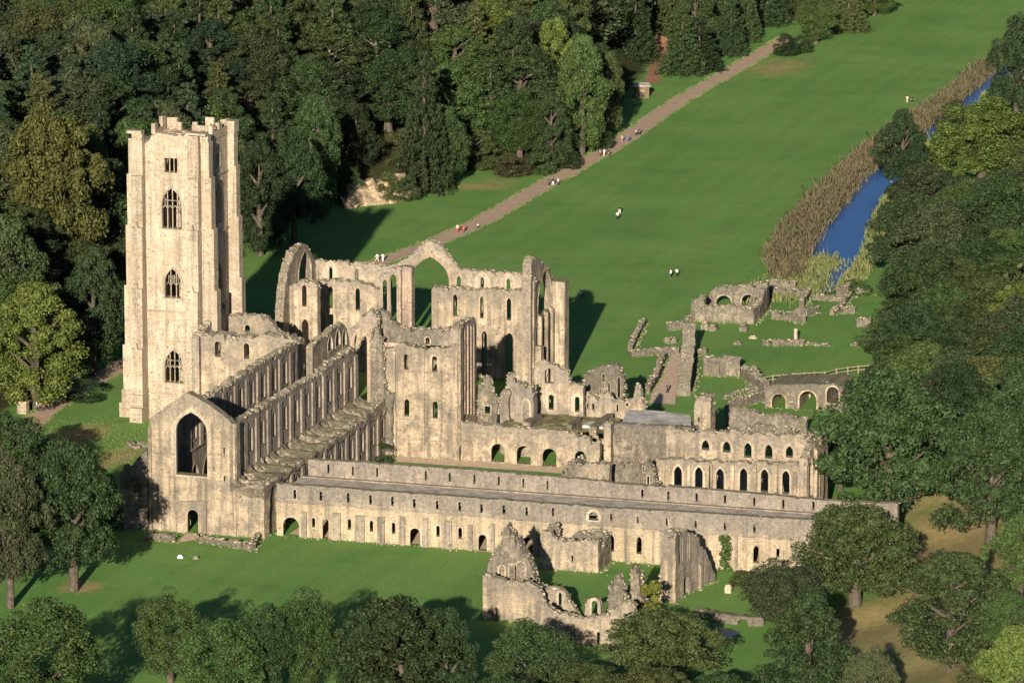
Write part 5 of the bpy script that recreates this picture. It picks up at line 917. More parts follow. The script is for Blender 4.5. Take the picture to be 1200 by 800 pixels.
for p0, d, top, ops in faces[:2]:
    sid += 1; link('wall', wall_mesh(p0, d, 1.9 if d == (1,0) else 1.8, -.3, top, ops, .22, .03, 'towerstone', off, sid, 1.6), tw)
    for (u0,u1,zs,za,s_) in ops:
        wn = link('window', ring_mesh(p0, d, u0, u1, zs, za, s_, .45 if s_ == 'P' else .25, 'pale', off, .1, .6), tw)
        # mullions and tracery of this window
        g = Geo(); nx, ny = -d[1], d[0]; n = 3 if s_ == 'P' and u1-u0 > 3.3 else 2
        Q = lambda u_, z, k: (p0[0]+d[0]*u_+nx*k, p0[1]+d[1]*u_+ny*k, z)
        wdt = u1-u0
        sp = za-wdt*.9 if s_ == 'P' else za
        def bar(ua, za_, ub, zb_, t=.16):
            a = Vector(Q(ua, za_, .35)); b_ = Vector(Q(ub, zb_, .35)); dv = b_-a
            sdv = Vector((d[0],d[1],0))*t if abs(dv.z) > abs(ub-ua) else Vector((0,0,t))
            g.quadbox(a-sdv/2, dv, Vector((nx,ny,0))*.25, sdv)
        for k in range(1, n+1):
            uu = u0+wdt*k/(n+1); ztop = za if s_ == 'S' else za-.55*abs(uu-(u0+u1)/2)/wdt*2*wdt*.62-.1
            bar(uu, zs, uu, ztop)
        if s_ == 'P':
            for k in range(n+1):
                ua = u0+wdt*k/(n+1); ub = u0+wdt*(k+1)/(n+1); um = (ua+ub)/2
                bar(ua, sp-.35, um, sp+.3, .13); bar(um, sp+.3, ub, sp-.35, .13)
            if wdt > 3:
                for k in range(n):
                    um = u0+wdt*(k+1)/(n+1); lim = sp+wdt*.55
                    ua, ub = um-wdt*.125, um+wdt*.125
                    bar(ua, sp+.3, ua, min(lim, sp+1.6), .1); bar(ub, sp+.3, ub, min(lim, sp+1.6), .1); bar(ua, sp+1.15, ub, sp+1.15, .12)
        mo = link('mullion', mesh('mullion', g.v, g.f, 'pale', off), wn)
# rear and north walls
sid = 910
link('wall', wall_mesh((tx1,ty1), (-1,0), 1.9, -.3, [(0,50.0),(6,49.9),(12.7,50.0)], [(4.3,8.1,34.8,42.1,'P')], .2, .03, 'towerstone', off, sid, 2.), tw)
link('wall', wall_mesh((tx0,ty1), (0,-1), 1.8, -.3, [(0,50.0),(7,50.0),(12,50.2),(15,51.6)], [(5.5,9.3,34.8,42.1,'P')], .2, .03, 'towerstone', off, sid+1, 2.), tw)
g = Geo(); g.box((tx0+1.7,ty0+1.8,47.6),(tx1-1.7,ty1-1.8,47.9)); g.link('roof', 'lead', tw)  # slab added inside the roofless tower to block light from above
# floor strings
for z in (43.4, 33.0, 19.6, 4.6):
    g = Geo(); g.box((tx0+.3,ty0-.22,z),(tx1-.2,ty0+.2,z+.3)); g.link('string_course', 'pale', tw)
    g = Geo(); g.box((tx1-.2,ty0+.6,z),(tx1+.22,ty1-.5,z+.3)); g.link('string_course', 'pale', tw)
# corner buttresses, in stages
ST = [(-.4,2.6,3.7),(2.6,5.,3.2),(5.,13.2,2.9),(13.2,24.,2.45),(24.,35.,2.0),(35.,44.2,1.6),(44.2,50.6,1.25)]
def tbut(px, py, wx, wy, dx, dy):
    """px,py inner corner; wx,wy half plan along the wall; dx,dy projection direction"""
    for k, (z0, z1, pr) in enumerate(ST):
        nxt = ST[k+1][2] if k+1 < len(ST) else pr
        g = Geo(); sl = (pr-nxt)*1.9
        ww = .12 if k < 2 else 0
        if dy: # projects west (-Y)
            g.quadbox((px-ww, py-pr, z0), (wx+2*ww,0,0), (0,pr+.1,0), (0,0,z1-z0+sl), sl)
        else:
            if dx > 0: g.quadbox((px+pr, py-ww, z0), (0,wy+2*ww,0), (-pr-.1,0,0), (0,0,z1-z0+sl), sl)
            else: g.quadbox((px-pr, py+wy+ww, z0), (0,-wy-2*ww,0), (pr+.1,0,0), (0,0,z1-z0+sl), sl)
        if k == 6 and py < ty0+3: g.quadbox((px+.1 if dy else px-.1, py-pr+.1 if dy else py+.2, 50.3), (max(wx-.2,1.1),0,0), (0,max(wy-.4,1.2),0), (0,0,1.5))
        g.rough(.035); g.link('buttress', 'towerstone', tw)
        if k in (2,3,4) and dy:
            g = Geo(); c_ = px+wx/2; y_ = py-pr-.12; zz = z1-.4
            g.v = [(c_-.75,y_,zz-1.3),(c_+.75,y_,zz-1.3),(c_,y_,zz+1.5),(c_-.75,y_+1.,zz-1.3),(c_+.75,y_+1.,zz-1.3),(c_,y_+1.,zz+1.5)]
            g.f = [(0,1,2),(3,5,4),(0,2,5,3),(1,4,5,2),(0,3,4,1)]; g.link('gablet', 'pale', tw)
tbut(tx0-.15, ty0, 2.1, 0, 0, -1); tbut(tx1-2.3, ty0, 2.1, 0, 0, -1)
tbut(tx1, ty0+.15, 0, 2.0, 1, 0); tbut(tx1, ty1-2.1, 0, 2.0, 1, 0)
tbut(tx0, ty0+.15, 0, 2.0, -1, 0); tbut(tx0, ty1-2.1, 0, 2.0, -1, 0)
# battlements
def par(x0, y0, x1, y1, z0, z1, nm='parapet'):
    g = Geo(); g.box((x0,y0,z0),(x1,y1,z1)); g.rough(.1); g.link(nm, 'towerstone', tw)
par(-33.2, ty1-.6, tx1+.4, ty1+.1, 49.8, 51.0)
for x0, x1, z1 in ((-33.1,-32.2,51.6),(-30.6,-29.0,52.6),(-27.8,-26.4,52.3)): par(x0, ty1-.58, x1, ty1+.08, 51.0, z1, 'merlon')
par(tx0-.1, ty1-6.5, tx0+.6, ty1-.75, 49.8, 50.9); par(tx0+.65, ty1-.6, -36., ty1+.1, 49.8, 52.2)
for y0, y1, z1 in ((ty1-6.4,ty1-4.9,52.0),(ty1-2.6,ty1-.8,52.6)): par(tx0-.08, y0, tx0+.58, y1, 50.9, z1, 'merlon')
par(-36., ty1-.58, -35.2, ty1+.08, 49.8, 51.4, 'merlon')
par(tx1-.65, ty0+5., tx1+.1, ty1-.75, 50.2, 51.5)
for y0, y1 in ((ty0+5.1,ty0+6.4),(ty0+8.6,ty0+10.),(ty1-2.4,ty1-.8)): par(tx1-.62, y0, tx1+.08, y1, 51.5, 52.7, 'merlon')
par(tx1-.3, ty1-2.2, tx1+1.4, ty1+.1, 50.3, 52.4, 'pinnacle')
par(tx0-1.1, ty0-1., tx0+1.6, ty0+.9, 51.7, 52.2, 'coping'); par(tx1-2.2, ty0-.9, tx1+1.0, ty0+.8, 51.9, 52.3, 'coping')
for k in range(9):
    rnd = random.Random(k); x = -36.5+rnd.random()*4; y = ty0+2.+rnd.random()*10
    g = Geo(); s_ = .4+rnd.random()*.5; g.box((x,y,47.9),(x+s_*2,y+s_*1.5,47.9+s_*3)); g.rough(.3,1.3); g.link('fallen_block', 'towerstone', tw)
# ------------------------------------------------ trees
LEAF = MATS['leaf']
def leaves(cents, rads, npc, size, seed, squash=.8, bias=.25):
    """leaf sprays on the shells of many clumps, one mesh"""
    r = np.random.default_rng(seed); C_ = np.repeat(np.array(cents), npc, 0); RR = np.repeat(np.array(rads), npc)
    n = len(C_); d = r.normal(size=(n,3)); d[:,2] += bias; d /= np.linalg.norm(d, axis=1)[:,None]
    rad = RR*(1-.45*r.random(n)**2)*(1+.18*r.random(n))
    P = C_+d*rad[:,None]*np.array([1,1,squash])
    nr = d+r.normal(size=(n,3))*.55; nr /= np.linalg.norm(nr, axis=1)[:,None]
    t = np.cross(nr, r.normal(size=(n,3))); t /= np.linalg.norm(t, axis=1)[:,None]; b_ = np.cross(nr, t)
    s = size*(.6+.8*r.random(n))[:,None]
    V = np.stack([P-t*s*.62, P-b_*s*.36+nr*s*.12, P+t*s*.62, P+b_*s*.36+nr*s*.12], 1).reshape(-1,3)
    return V
def leafmesh(name, V):
    n = len(V)//4; me = bpy.data.meshes.new(name); me.vertices.add(n*4); me.vertices.foreach_set('co', V.astype(np.float32).ravel())
    me.loops.add(n*4); me.loops.foreach_set('vertex_index', np.arange(n*4, dtype=np.int32)); me.polygons.add(n)
    me.polygons.foreach_set('loop_start', np.arange(0, n*4, 4, dtype=np.int32)); me.polygons.foreach_set('loop_total', np.full(n, 4, dtype=np.int32))
    me.materials.append(LEAF); me.update(calc_edges=True); return me
def crown(kind, seed):
    r = np.random.default_rng(seed+77); cs, rs = [], []
    if kind == 'oak':      # broad crown of lobes reaching low; unit tree 10 wide, 12 high
        lob = []
        for ring, (nl, rr, zc, zr, R0, R1) in enumerate([(6,2.6,3.3,.8,1.6,2.2),(7,2.55,5.8,1.0,1.9,2.6),(4,1.3,8.2,.8,1.8,2.4)]):
            for q in range(nl):
                a = 6.283*q/nl+ring*.6+r.uniform(-.3,.3); u_ = r.uniform(.75,1.15); lob.append((math.cos(a)*rr*u_, math.sin(a)*rr*u_, zc+r.uniform(-zr,zr), r.uniform(R0,R1)))
        lob.append((r.uniform(-.6,.6),r.uniform(-.6,.6),9.4,1.9))
        for (x,y,z,R_) in lob:
            for k in range(11):
                d = r.normal(size=3); d /= np.linalg.norm(d); d[2] = abs(d[2])*1.0-.25
                cs.append((x+d[0]*R_*.92, y+d[1]*R_*.92, z+d[2]*R_*.92)); rs.append(r.uniform(.45,.95))
        return leafmesh('crown', leaves(cs, rs, 185, .19, seed))
    if kind == 'round':    # dense dome
        for k in range(150):
            d = r.normal(size=3); d /= np.linalg.norm(d); u_ = r.uniform(.5 if k % 4 == 0 else .74,1.0)*(1+.10*math.sin(3*math.atan2(d[1],d[0])+seed)); zz = 6.3+d[2]*5.0*u_
            fl = 1.0 if zz > 5 else .9
            cs.append((d[0]*4.4*u_*fl, d[1]*4.4*u_*fl, max(zz,1.0))); rs.append(r.uniform(.6,1.1))
        return leafmesh('crown', leaves(cs, rs, 215, .18, seed))
    if kind == 'tall':     # upright woodland tree
        for k in range(120):
            t = r.random(); a = r.uniform(0,6.283); rr = 4.3*math.sin(math.pi*(.12+.80*t)**.8)*r.uniform(.6,1.0)*(1+.2*math.sin(2*a+seed+t*5))
            cs.append((math.cos(a)*rr, math.sin(a)*rr, 1.4+t*10.0)); rs.append(r.uniform(.6,1.2)*(1.1-.4*t))
        return leafmesh('crown', leaves(cs, rs, 210, .20, seed))
    if kind == 'conifer':  # pointed, drooping sprays
        for lv in range(17):
            t = lv/17; z = 1.0+t*10.6; R_ = 4.2*(1-t)**.75+.25; nb = max(3, int(11*(1-t)))
            for k in range(nb):
                a = 6.283*k/nb+lv*1.3+r.uniform(-.2,.2)
                for q in (.5,.95):
                    rr = R_*q*r.uniform(.85,1.1); cs.append((math.cos(a)*rr, math.sin(a)*rr, z-.35*rr*.6)); rs.append(r.uniform(.5,.85)*(1-.45*t))
        return leafmesh('crown', leaves(cs, rs, 80, .22, seed, .6, -.1))
    if kind == 'airy':     # thin open crown, sky gaps, trunk showing
        for k in range(70):
            t = r.random(); a = r.uniform(0,6.283); rr = 4.4*math.sin(math.pi*(.1+.8*t))*r.uniform(.3,1.05)
            cs.append((math.cos(a)*rr, math.sin(a)*rr, 4.2+t*7.6)); rs.append(r.uniform(.45,1.0))
        return leafmesh('crown', leaves(cs, rs, 140, .22, seed))
    if kind == 'shrub':
        for k in range(46):
            d = r.normal(size=3); d /= np.linalg.norm(d)
            cs.append((d[0]*4., d[1]*4., 3.+d[2]*(8 if d[2] > 0 else 2.5))); rs.append(r.uniform(1.0,1.8))
        return leafmesh('crown', leaves(cs, rs, 130, .42, seed))
def trunk(kind, seed):
    rnd = random.Random(seed); g = Geo()
    top = {'oak':6.5,'round':6,'tall':9.5,'conifer':11.,'airy':10.,'shrub':4}[kind]; r0 = {'conifer':.32,'shrub':.2,'airy':.28}.get(kind,.48)
    pts = [(0,0,-.8),(0,0,.2),(.05,.03,top*.3),(.12,-.08,top*.65),(0,.1,top)]
    g.tube(pts, [r0*1.5,r0*1.1,r0*.9,r0*.6,r0*.2], 8)
    if kind not in ('conifer','shrub'):
        for k in range(7):
            a = k*2.4+rnd.random(); z = top*(.35+.08*k); L = rnd.uniform(1.6,2.8)
            p1 = (math.cos(a)*L*.5, math.sin(a)*L*.5, z+L*.45); p2 = (math.cos(a+.2)*L, math.sin(a+.2)*L, z+L*.95)
            g.tube([(0,0,z), p1, p2], [r0*.5,r0*.33,r0*.1], 6)
    me = mesh('trunk', g.v, g.f, 'palebark' if kind == 'airy' else 'bark'); return me
KINDS = {k: [(crown(k, s), trunk(k, s)) for s in range(n)] for k, n in dict(oak=4, round=3, tall=4, conifer=3, airy=2, shrub=2).items()}
def dims(me):
    c = np.empty(len(me.vertices)*3, np.float32); me.vertices.foreach_get('co', c); c = c.reshape(-1,3); q = np.percentile(c, [1.5, 98.5], axis=0)
    return (q[1,0]-q[0,0]+q[1,1]-q[0,1])/2, np.percentile(c[:,2], 99.3)
DIM = {k: [dims(a[0]) for a in v] for k, v in KINDS.items()}
COLS = dict(deep=(.044,.071,.025), dark=(.031,.051,.020), olive=(.066,.083,.028), mid=(.059,.096,.028), bright=(.105,.140,.032), yellow=(.090,.100,.028), grey=(.062,.080,.036), brown=(.060,.058,.028), blue=(.034,.056,.028))
treern = random.Random(5); TREES = []
def tree(x, y, h, wd, kind, colr, label, cat='tree', group=None, name=None, sink=.3):
    vi = treern.randrange(len(KINDS[kind])); v = KINDS[kind][vi]; UWk, UHk = DIM[kind][vi]; z = height(x, y)-sink
    t = thing(name or {'conifer':'conifer_tree','shrub':'bush'}.get(kind, 'broadleaf_tree'), label, cat, (x,y,z), treern.uniform(0,6.28), group)
    t.scale = (wd/UWk, wd/UWk, h/UHk)
    c_ = COLS[colr]; k = treern.uniform(.72,1.18)
    cr_ = link('crown', v[0], t); cr_.color = (c_[0]*k*treern.uniform(.92,1.1), c_[1]*k, c_[2]*k, 1)
    link('trunk', v[1], t)
    TREES.append((x, y, wd)); return t
for (x, y, h, wd, kind, colr, label, cat) in TREETAB: tree(x, y, h, wd, kind, colr, label, cat)
# woodland filling both valley sides; each tree its own object
def inview(x, y, z):
    v = Vector((x,y,z))-camo.location; dz = v.dot(_f); return 600+6000*v.dot(_r)/dz, 400-6000*v.dot(_u)/dz
KEEP = [(890,340,1026,470), (1050,560,1130,690), (948,200,1032,345), (1078,98,1112,172), (1128,94,1158,118), (1098,110,1200,205)]   # stretches of river and the bright oak that stand clear of other trees
def fill(test, x0, x1, y0, y1, sp, pick, lim):
    """scatter with jitter, nearest first; skip trees wholly hidden behind nearer crowns"""
    n = 0; rnd = random.Random(11); pts = []
    y = y0; row = 0
    while y < y1:
        x = x0+(sp*.5 if row % 2 else 0)
        while x < x1:
            pts.append((x+rnd.uniform(-.3,.3)*sp, y+rnd.uniform(-.3,.3)*sp)); x += sp
        y += sp*.85; row += 1
    pts.sort(key=lambda p: p[0]*_f.x+p[1]*_f.y)
    hor = np.full(260, 900.)
    for x, y in pts:
        if not test(x, y): continue
        kind, colr, h, wd, label, group = pick(x, y, rnd)
        hz = height(x, y); px, py = inview(x, y, hz+h); px2, py2 = inview(x, y, hz); pw = wd*(py2-py)/h/2
        if px < -330 or px > 1420 or py > 830 or py2 < -70: continue
        if any(px+pw*.5 > a and px-pw*.5 < c_ and py2 > b and py < d_ for a, b, c_, d_ in KEEP): continue
        if any((x-a)**2+(y-b)**2 < (.36*(wd+c_))**2 for a, b, c_ in TREES[:NMAN]): continue
        i0, i1 = int((px-pw*.6+450)/9), int((px+pw*.6+450)/9)+1; i0 = max(i0, 0); i1 = min(i1, 259)
        vis = (hor[i0:i1] > py+13).any()
        hor[i0:i1] = np.minimum(hor[i0:i1], py+.12*(py2-py))
        if not vis: continue
        if -25 < px < 1225 and n < lim:
            FOREST.append((px, tree(x, y, h, wd, kind, colr, label, 'tree', group))); n += 1
        else: REST.append((x, y, hz, h, wd, kind, -25 < px < 1225))
    return n
NMAN = len(TREES)
CW = dict(deep='deep green', dark='very dark', olive='olive', mid='mid green', bright='bright green', yellow='yellowing', grey='grey green', brown='brownish', blue='bluish')
KW = dict(oak='broad tree', tall='tall tree', conifer='pointed conifer', airy='thin tree', round='domed tree')
def zone_n(px, py):
    z = 'left of the tower' if px < 150 else 'behind the tower' if px < 300 else 'above the crag' if px < 500 else 'beside the lawn path' if px < 760 else 'by the path head'
    return ('top of' if py < 70 else 'high in' if py < 150 else 'midway up' if py < 250 else 'low in')+' the wood '+z
def zone_s(px, py):
    return 'on right bank '+('by the hall end' if py > 470 else 'by the timber fence' if py > 400 else 'by the infirmary lawn' if py > 320 else 'below the bright oak' if py > 220 else 'beside the river top')+(', far right' if px > 1140 else '')
FOREST = []; REST = []
def pick_n(x, y, rnd):
    d = sdist(NL, x, y); con = .5 if (y > 270 or x < -95) else .15
    kind = rnd.choices(['oak','tall','conifer','round','airy'], [.34,.40,con*.7,.1,.04])[0]
    colr = rnd.choices(['deep','dark','olive','mid','yellow','grey','blue','bright'], [.27,.16,.20,.18,0,.11,.06,.02])[0]
    if kind == 'conifer': colr = rnd.choice(['dark','blue','deep','olive'])
    h = rnd.uniform(14,21)*(1.12 if kind in ('tall','conifer') else 1); wd = rnd.uniform(13,18.5)*(.72 if kind == 'conifer' else 1)
    if d < 7: h *= .72; wd *= .85
    px, py = inview(x, y, height(x,y)+h*.6)
    z_ = zone_n(px, py); return kind, colr, h, wd, '%s %s %s' % (CW[colr], KW[kind], z_), 'trees of the wood '+z_.split(' the wood ')[1]
nN = fill(lambda x, y: sdist(NL,x,y) > 2.5 and sdist(NL,x,y) < 190 and not (-66 < x < -47 and 452 < y < 500) and not (sdist(NL,x,y) < 9 and 265 < y < 300), -320, -20, 30, 760, 11.6, pick_n, 195)
def pick_s(x, y, rnd):
    kind = rnd.choices(['oak','tall','round'], [.55,.3,.15])[0]
    colr = rnd.choices(['deep','dark','olive','mid','grey','brown'], [.28,.12,.18,.16,.22,.04])[0]
    d = -sdist(SL, x, y); h = rnd.uniform(10,15); wd = rnd.uniform(11,16)
    if d < 6: h *= .75; wd *= .8
    px, py = inview(x, y, height(x,y)+h*.6); z_ = zone_s(px, py); return kind, colr, h, wd, '%s %s %s' % (CW[colr], KW[kind], z_), 'trees on the right bank'
nS = fill(lambda x, y: sdist(SL,x,y) < -1.5 and sdist(SL,x,y) > -75 and y > 62, 40, 200, 62, 640, 10., pick_s, 62)


# the smallest and the out-of-frame trees of the wood, joined
def quads(me):
    c = np.empty(len(me.vertices)*3, np.float32); me.vertices.foreach_get('co', c); return c.reshape(-1,4,3)
QD = {k: [quads(a[0]) for a in v] for k, v in KINDS.items()}
rr_ = np.random.default_rng(9); parts = []
for x, y, z, h, wd, kind, vis in REST:
    vi = int(rr_.integers(len(QD[kind]))); q = QD[kind][vi]; uw, uh = DIM[kind][vi]; m_ = 10 if vis else 30
    q = q[rr_.integers(m_)::m_]; c_ = q.mean(1, keepdims=True); q = c_+(q-c_)*(2.4 if vis else 3.8)
    a = rr_.uniform(0,6.283); X = q[:,:,0]*math.cos(a)-q[:,:,1]*math.sin(a); Y = q[:,:,0]*math.sin(a)+q[:,:,1]*math.cos(a)
    parts.append(np.stack([X*wd/uw+x, Y*wd/uw+y, q[:,:,2]*h/uh+z-.3], 2).reshape(-1,3))
if parts:
    me = leafmesh('wood', np.concatenate(parts)); me.materials[0] = MATS['leafwood']
    o = link('wood', me, None, None, 'stuff'); o['label'] = 'far dense woodland crowding the top of the valley side'; o['category'] = 'woodland'
# where several share a description, say which one counting from the left
byl = {}
for px, o in FOREST: byl.setdefault(o['label'], []).append((px, o))
NUM = ['first','second','third','fourth','fifth','sixth','seventh','eighth','ninth','tenth']
for lb, L in byl.items():
    if len(L) > 1:
        L.sort(key=lambda a: a[0])
        for i, (px, o) in enumerate(L):
            o['label'] = lb+', '+('leftmost' if i == 0 else 'rightmost' if i == len(L)-1 else NUM[min(i, 9)]+' from left')
# ivy on the wall fragment and weeds on wall tops
def clump(name, pts, rads, npc, size, col, label, cat, seed, parent=None):
    V = leaves(pts, rads, npc, size, seed); c0 = np.array(pts).mean(0); c0[2] = min(p[2] for p in pts)-rads[0]
    o = link(name, leafmesh(name, V-c0), parent, tuple(c0)); o.color = (*col, 1)
    if label: tag(o, label, cat)
    return o
# ------------------------------------------------ reeds along the river, tufts
rnd = random.Random(3)
def pip(x, y, L): return bool(inside(np.array([[x,y]]), [L])[0])
def blades(name, spots, h0, h1, wid, mat, label=None):
    r = np.random.default_rng(4); P = np.array(spots); n = len(P)
    a = r.uniform(0,6.283,n); hh = r.uniform(h0,h1,n); ln = r.normal(size=(n,2))*.28
    dx, dy = np.cos(a)*wid/2, np.sin(a)*wid/2; z0 = P[:,2]
    V = np.stack([np.c_[P[:,0]-dx,P[:,1]-dy,z0], np.c_[P[:,0]+dx,P[:,1]+dy,z0], np.c_[P[:,0]+dx*.5+ln[:,0]*hh*.6,P[:,1]+dy*.5+ln[:,1]*hh*.6,z0+hh*.75], np.c_[P[:,0]+ln[:,0]*hh,P[:,1]+ln[:,1]*hh,z0+hh]], 1).reshape(-1,3)
    me = leafmesh(name, V); me.materials[0] = MATS[mat]
    return link(name, me, None, None, 'stuff')
bx = [p[0] for p in REED]; by = [p[1] for p in REED]
sp = []
while len(sp) < 30000:
    q = np.c_[np.array([rnd.uniform(min(bx),max(bx)) for _ in range(4000)]), np.array([rnd.uniform(min(by),max(by)) for _ in range(4000)])]
    q = q[inside(q, [REED])]
    sp += [(x+rnd.gauss(0,.9), y+rnd.gauss(0,1.5), -.15) for x, y in q]
o = blades('reed_bed', sp, .7, 2.1, .2, 'reed'); o['label'] = 'long brown reed bed along the left river bank'; o['category'] = 'reeds'
sp = []
for _ in range(7000):
    k = rnd.randrange(len(RIVER2)-1); t = rnd.random(); x = RIVER2[k][0]+(RIVER2[k+1][0]-RIVER2[k][0])*t; y = RIVER2[k][1]+(RIVER2[k+1][1]-RIVER2[k][1])*t
    sp.append((x+rnd.uniform(.3,5.), y+rnd.uniform(-3,3), -.1))
for _ in range(2600):
    sp.append((rnd.gauss(44.5,3.), rnd.gauss(226,7), -.1))
for _ in range(1500): sp.append((rnd.gauss(43.,2.), rnd.gauss(250,5), -.25))
for _ in range(1800): sp.append((rnd.gauss(31.,1.5), rnd.gauss(390,9), -.2))
o = blades('bank_grass', sp, .5, 1.6, .3, 'tuft'); o['label'] = 'rough green and tan growth on the near river bank'; o['category'] = 'undergrowth'
sp = []
for _ in range(3200):
    x, y = (rnd.gauss(-43,5), rnd.gauss(60,8)) if rnd.random() < .55 else (rnd.gauss(-31,3.5), rnd.gauss(46,10))
    sp.append((x, y, height(x,y)-.05))
o = blades('tall_grass', sp, .15, .45, .14, 'tuft'); o['label'] = 'patch of tall tan grass beside the tower path'; o['category'] = 'grass'

sp = []
for W_ in WALLS:
    p0, d_, th, base, top = W_[3], W_[4], W_[5], W_[6], W_[7]
    if base > 3: continue
    u_ = top[0][0]
    while u_ < top[-1][0]:
        u_ += rnd.uniform(.05, .5); k = -abs(rnd.gauss(0,.28))-.08
        x, y = p0[0]+d_[0]*u_-d_[1]*k, p0[1]+d_[1]*u_+d_[0]*k; sp.append((x, y, height(x,y)-.03))
for _ in range(6000):     # ragged verge of the paths
    L = PATH if rnd.random() < .75 else PATH2; wd_ = 2.7 if L is PATH else 2.5
    k = rnd.randrange(len(L)-1); t = rnd.random(); a, b_ = Vector(L[k]), Vector(L[k+1]); q = a.lerp(b_, t); n_ = (b_-a).normalized(); sd_ = rnd.choice((-1,1))*(wd_+rnd.gauss(0,.22))
    x, y = q.x+n_.y*sd_, q.y-n_.x*sd_; sp.append((x, y, height(x,y)-.03))
o = blades('rough_grass', sp, .12, .5, .22, 'verge'); o['label'] = 'ragged uncut grass along wall feet and path verges'; o['category'] = 'grass'

# ------------------------------------------------ sandstone crag under the wood
cg = SPOT['crag']; pts = densify(cg, 1.3); vs_, fs_ = [], []
nz_ = 9
for i, (x, y) in enumerate(pts):
    hmax = (5.2+1.8*noise.noise(Vector((i*.22,3,1)))+1.2*noise.noise(Vector((i*.9,7,1))))*(1 if 1 < i < len(pts)-2 else .6)
    for k in range(nz_+1):
        t = k/nz_; q = Vector((x-.5-3.2*t**1.6, y+1.0+4.2*t**1.5, hmax*t-.4))
        q += Vector((0,-1,0))*(noise.noise(Vector((i*.33, k*.55, 5)))*1.6+noise.noise(Vector((i*.9, k*1.3, 9)))*.9-(.5 if k % 3 == 1 else 0))
        vs_.append(tuple(q))
for i in range(len(pts)-1):
    for k in range(nz_): a = i*(nz_+1)+k; fs_.append((a, a+nz_+1, a+nz_+2, a+1))
n0 = len(vs_)
for i in range(len(pts)):   # back edge so the outcrop is solid
    q = vs_[i*(nz_+1)+nz_]; vs_.append((q[0]-4, q[1]+7, q[2]-1.5))
for i in range(len(pts)-1): fs_.append((i*(nz_+1)+nz_, (i+1)*(nz_+1)+nz_, n0+i+1, n0+i))
tag(link('rock_outcrop', mesh('rock_outcrop', vs_, fs_, 'crag')), 'sunlit tan sandstone crag at the foot of the wood', 'rock')

# ------------------------------------------------ hut, fence, stones
hx, hy = SPOT['hut'][0]
ht = thing('shed', 'small brown timber shed with a flat grey roof at the wood edge', 'shed', (hx,hy,height(hx,hy)), R(20))
g = Geo(); g.box((-1.7,-1.7,-.2),(1.7,1.7,2.9)); g.link('wall', 'hutwall', ht)
g = Geo(); g.quadbox((-2.,-2.,2.93),(4,0,0),(0,4,0),(0,0,.45),.2); g.link('roof', 'lead', ht)
g = Geo(); g.box((-.5,-1.76,0),(.5,-1.69,2.1)); g.link('door', 'timber', ht)
for k in range(7):
    g = Geo(); g.box((-1.68+k*.48,-1.74,0),(-1.64+k*.48,-1.7,2.9)); g.link('plank_joint', 'bark', ht)
fp_ = SPOT['fence']; f0 = fp_[0]
fn = thing('timber_fence', 'weathered timber post and rail fence above the river tunnels', 'fence', (*f0, 0))
for i, (x, y) in enumerate(fp_):
    g = Geo(); g.box((x-f0[0]-.12,y-f0[1]-.12,-.2),(x-f0[0]+.12,y-f0[1]+.12,1.5)); g.link('post', 'timber', fn, (0,0,0))
    if i:
        ax, ay = fp_[i-1]
        for z in (.55, 1.2):
            g = Geo(); a = Vector((ax-f0[0], ay-f0[1]-.16, z)); d_ = Vector((x-ax, y-ay, 0)); g.quadbox(a, d_, (0,.09,0), (0,0,.18)); g.link('rail', 'timber', fn, (0,0,0))
for i, ((x, y), lb) in enumerate(zip(SPOT['stones'], ['open stone coffin on the grass nearest the tower, leftmost of three','open stone coffin in the middle of three below the tower','open stone coffin nearest the church front, rightmost of three'])):
    g = Geo(); g.box((-.5,-1.,-.1),(.5,1.,.5)); g.box((-.34,-.85,.5),(-.5,.85,.62)); g.box((.34,-.85,.5),(.5,.85,.62)); g.rough(.08)
    o = g.link('stone_coffin', 'grey'); o.location = (x,y,0); o.rotation_euler = (0,0,R(35+i*12)); tag(o, lb, 'stone coffin', 'stone coffins')
for (x, y), lb, mt in zip(SPOT['blocks'], ['small white lamp housing lying on the lawn before the church door','small dark lamp housing lying on the lawn right of the white one'], ['cloth_white','grey']):
    g = Geo(); g.box((-.42,-.3,-.05),(.42,.3,.28)); g.box((-.3,-.22,.28),(.3,.1,.5)); g.rough(.04)
    o = g.link('ground_lamp', mt); o.location = (x,y,0); tag(o, lb, 'lamp')
x, y = SPOT['stub'][0]; g = Geo(); g.box((-.5,-.4,-.1),(.5,.4,1.0)); g.box((-.38,-.3,1.0),(.38,.3,1.3)); g.rough(.12); o = g.link('stone_stump', 'pale'); o.location = (x,y,0); tag(o, 'short pale stone stump standing alone on the lawn by the long range', 'stone')
x, y = SPOT['column'][0]; g = Geo(); g.tube([(0,0,-.1),(0,0,.5),(0,0,2.4),(0,0,2.6)], [.5,.38,.34,.42], 10); o = g.link('column_stump', 'pale'); o.location = (x,y,0); tag(o, 'pale column stump on the low wall of the infirmary lawn', 'column')
for i, ((x, y), lb) in enumerate(zip(SPOT['stub2'], ['rounded stone stump in front of the twin arched ruin, left one','rounded stone stump in front of the twin arched ruin, right one','dark leaning stone slab before the twin arched ruin','flat pale stone slab on the infirmary lawn','small tan stone lump on the infirmary lawn'])):
    s_ = (1.3,1.5,1.8,.5,.6)[i]; g = Geo(); g.box((-.7,-.6,-.1),(.7,.6,s_*.6)); g.box((-.45,-.4,s_*.6),(.45,.4,s_)); g.rough(.2, .9)
    o = g.link('stone_stump', 'rubble' if i != 3 else 'pale'); o.location = (x,y,0); tag(o, lb, 'stone')
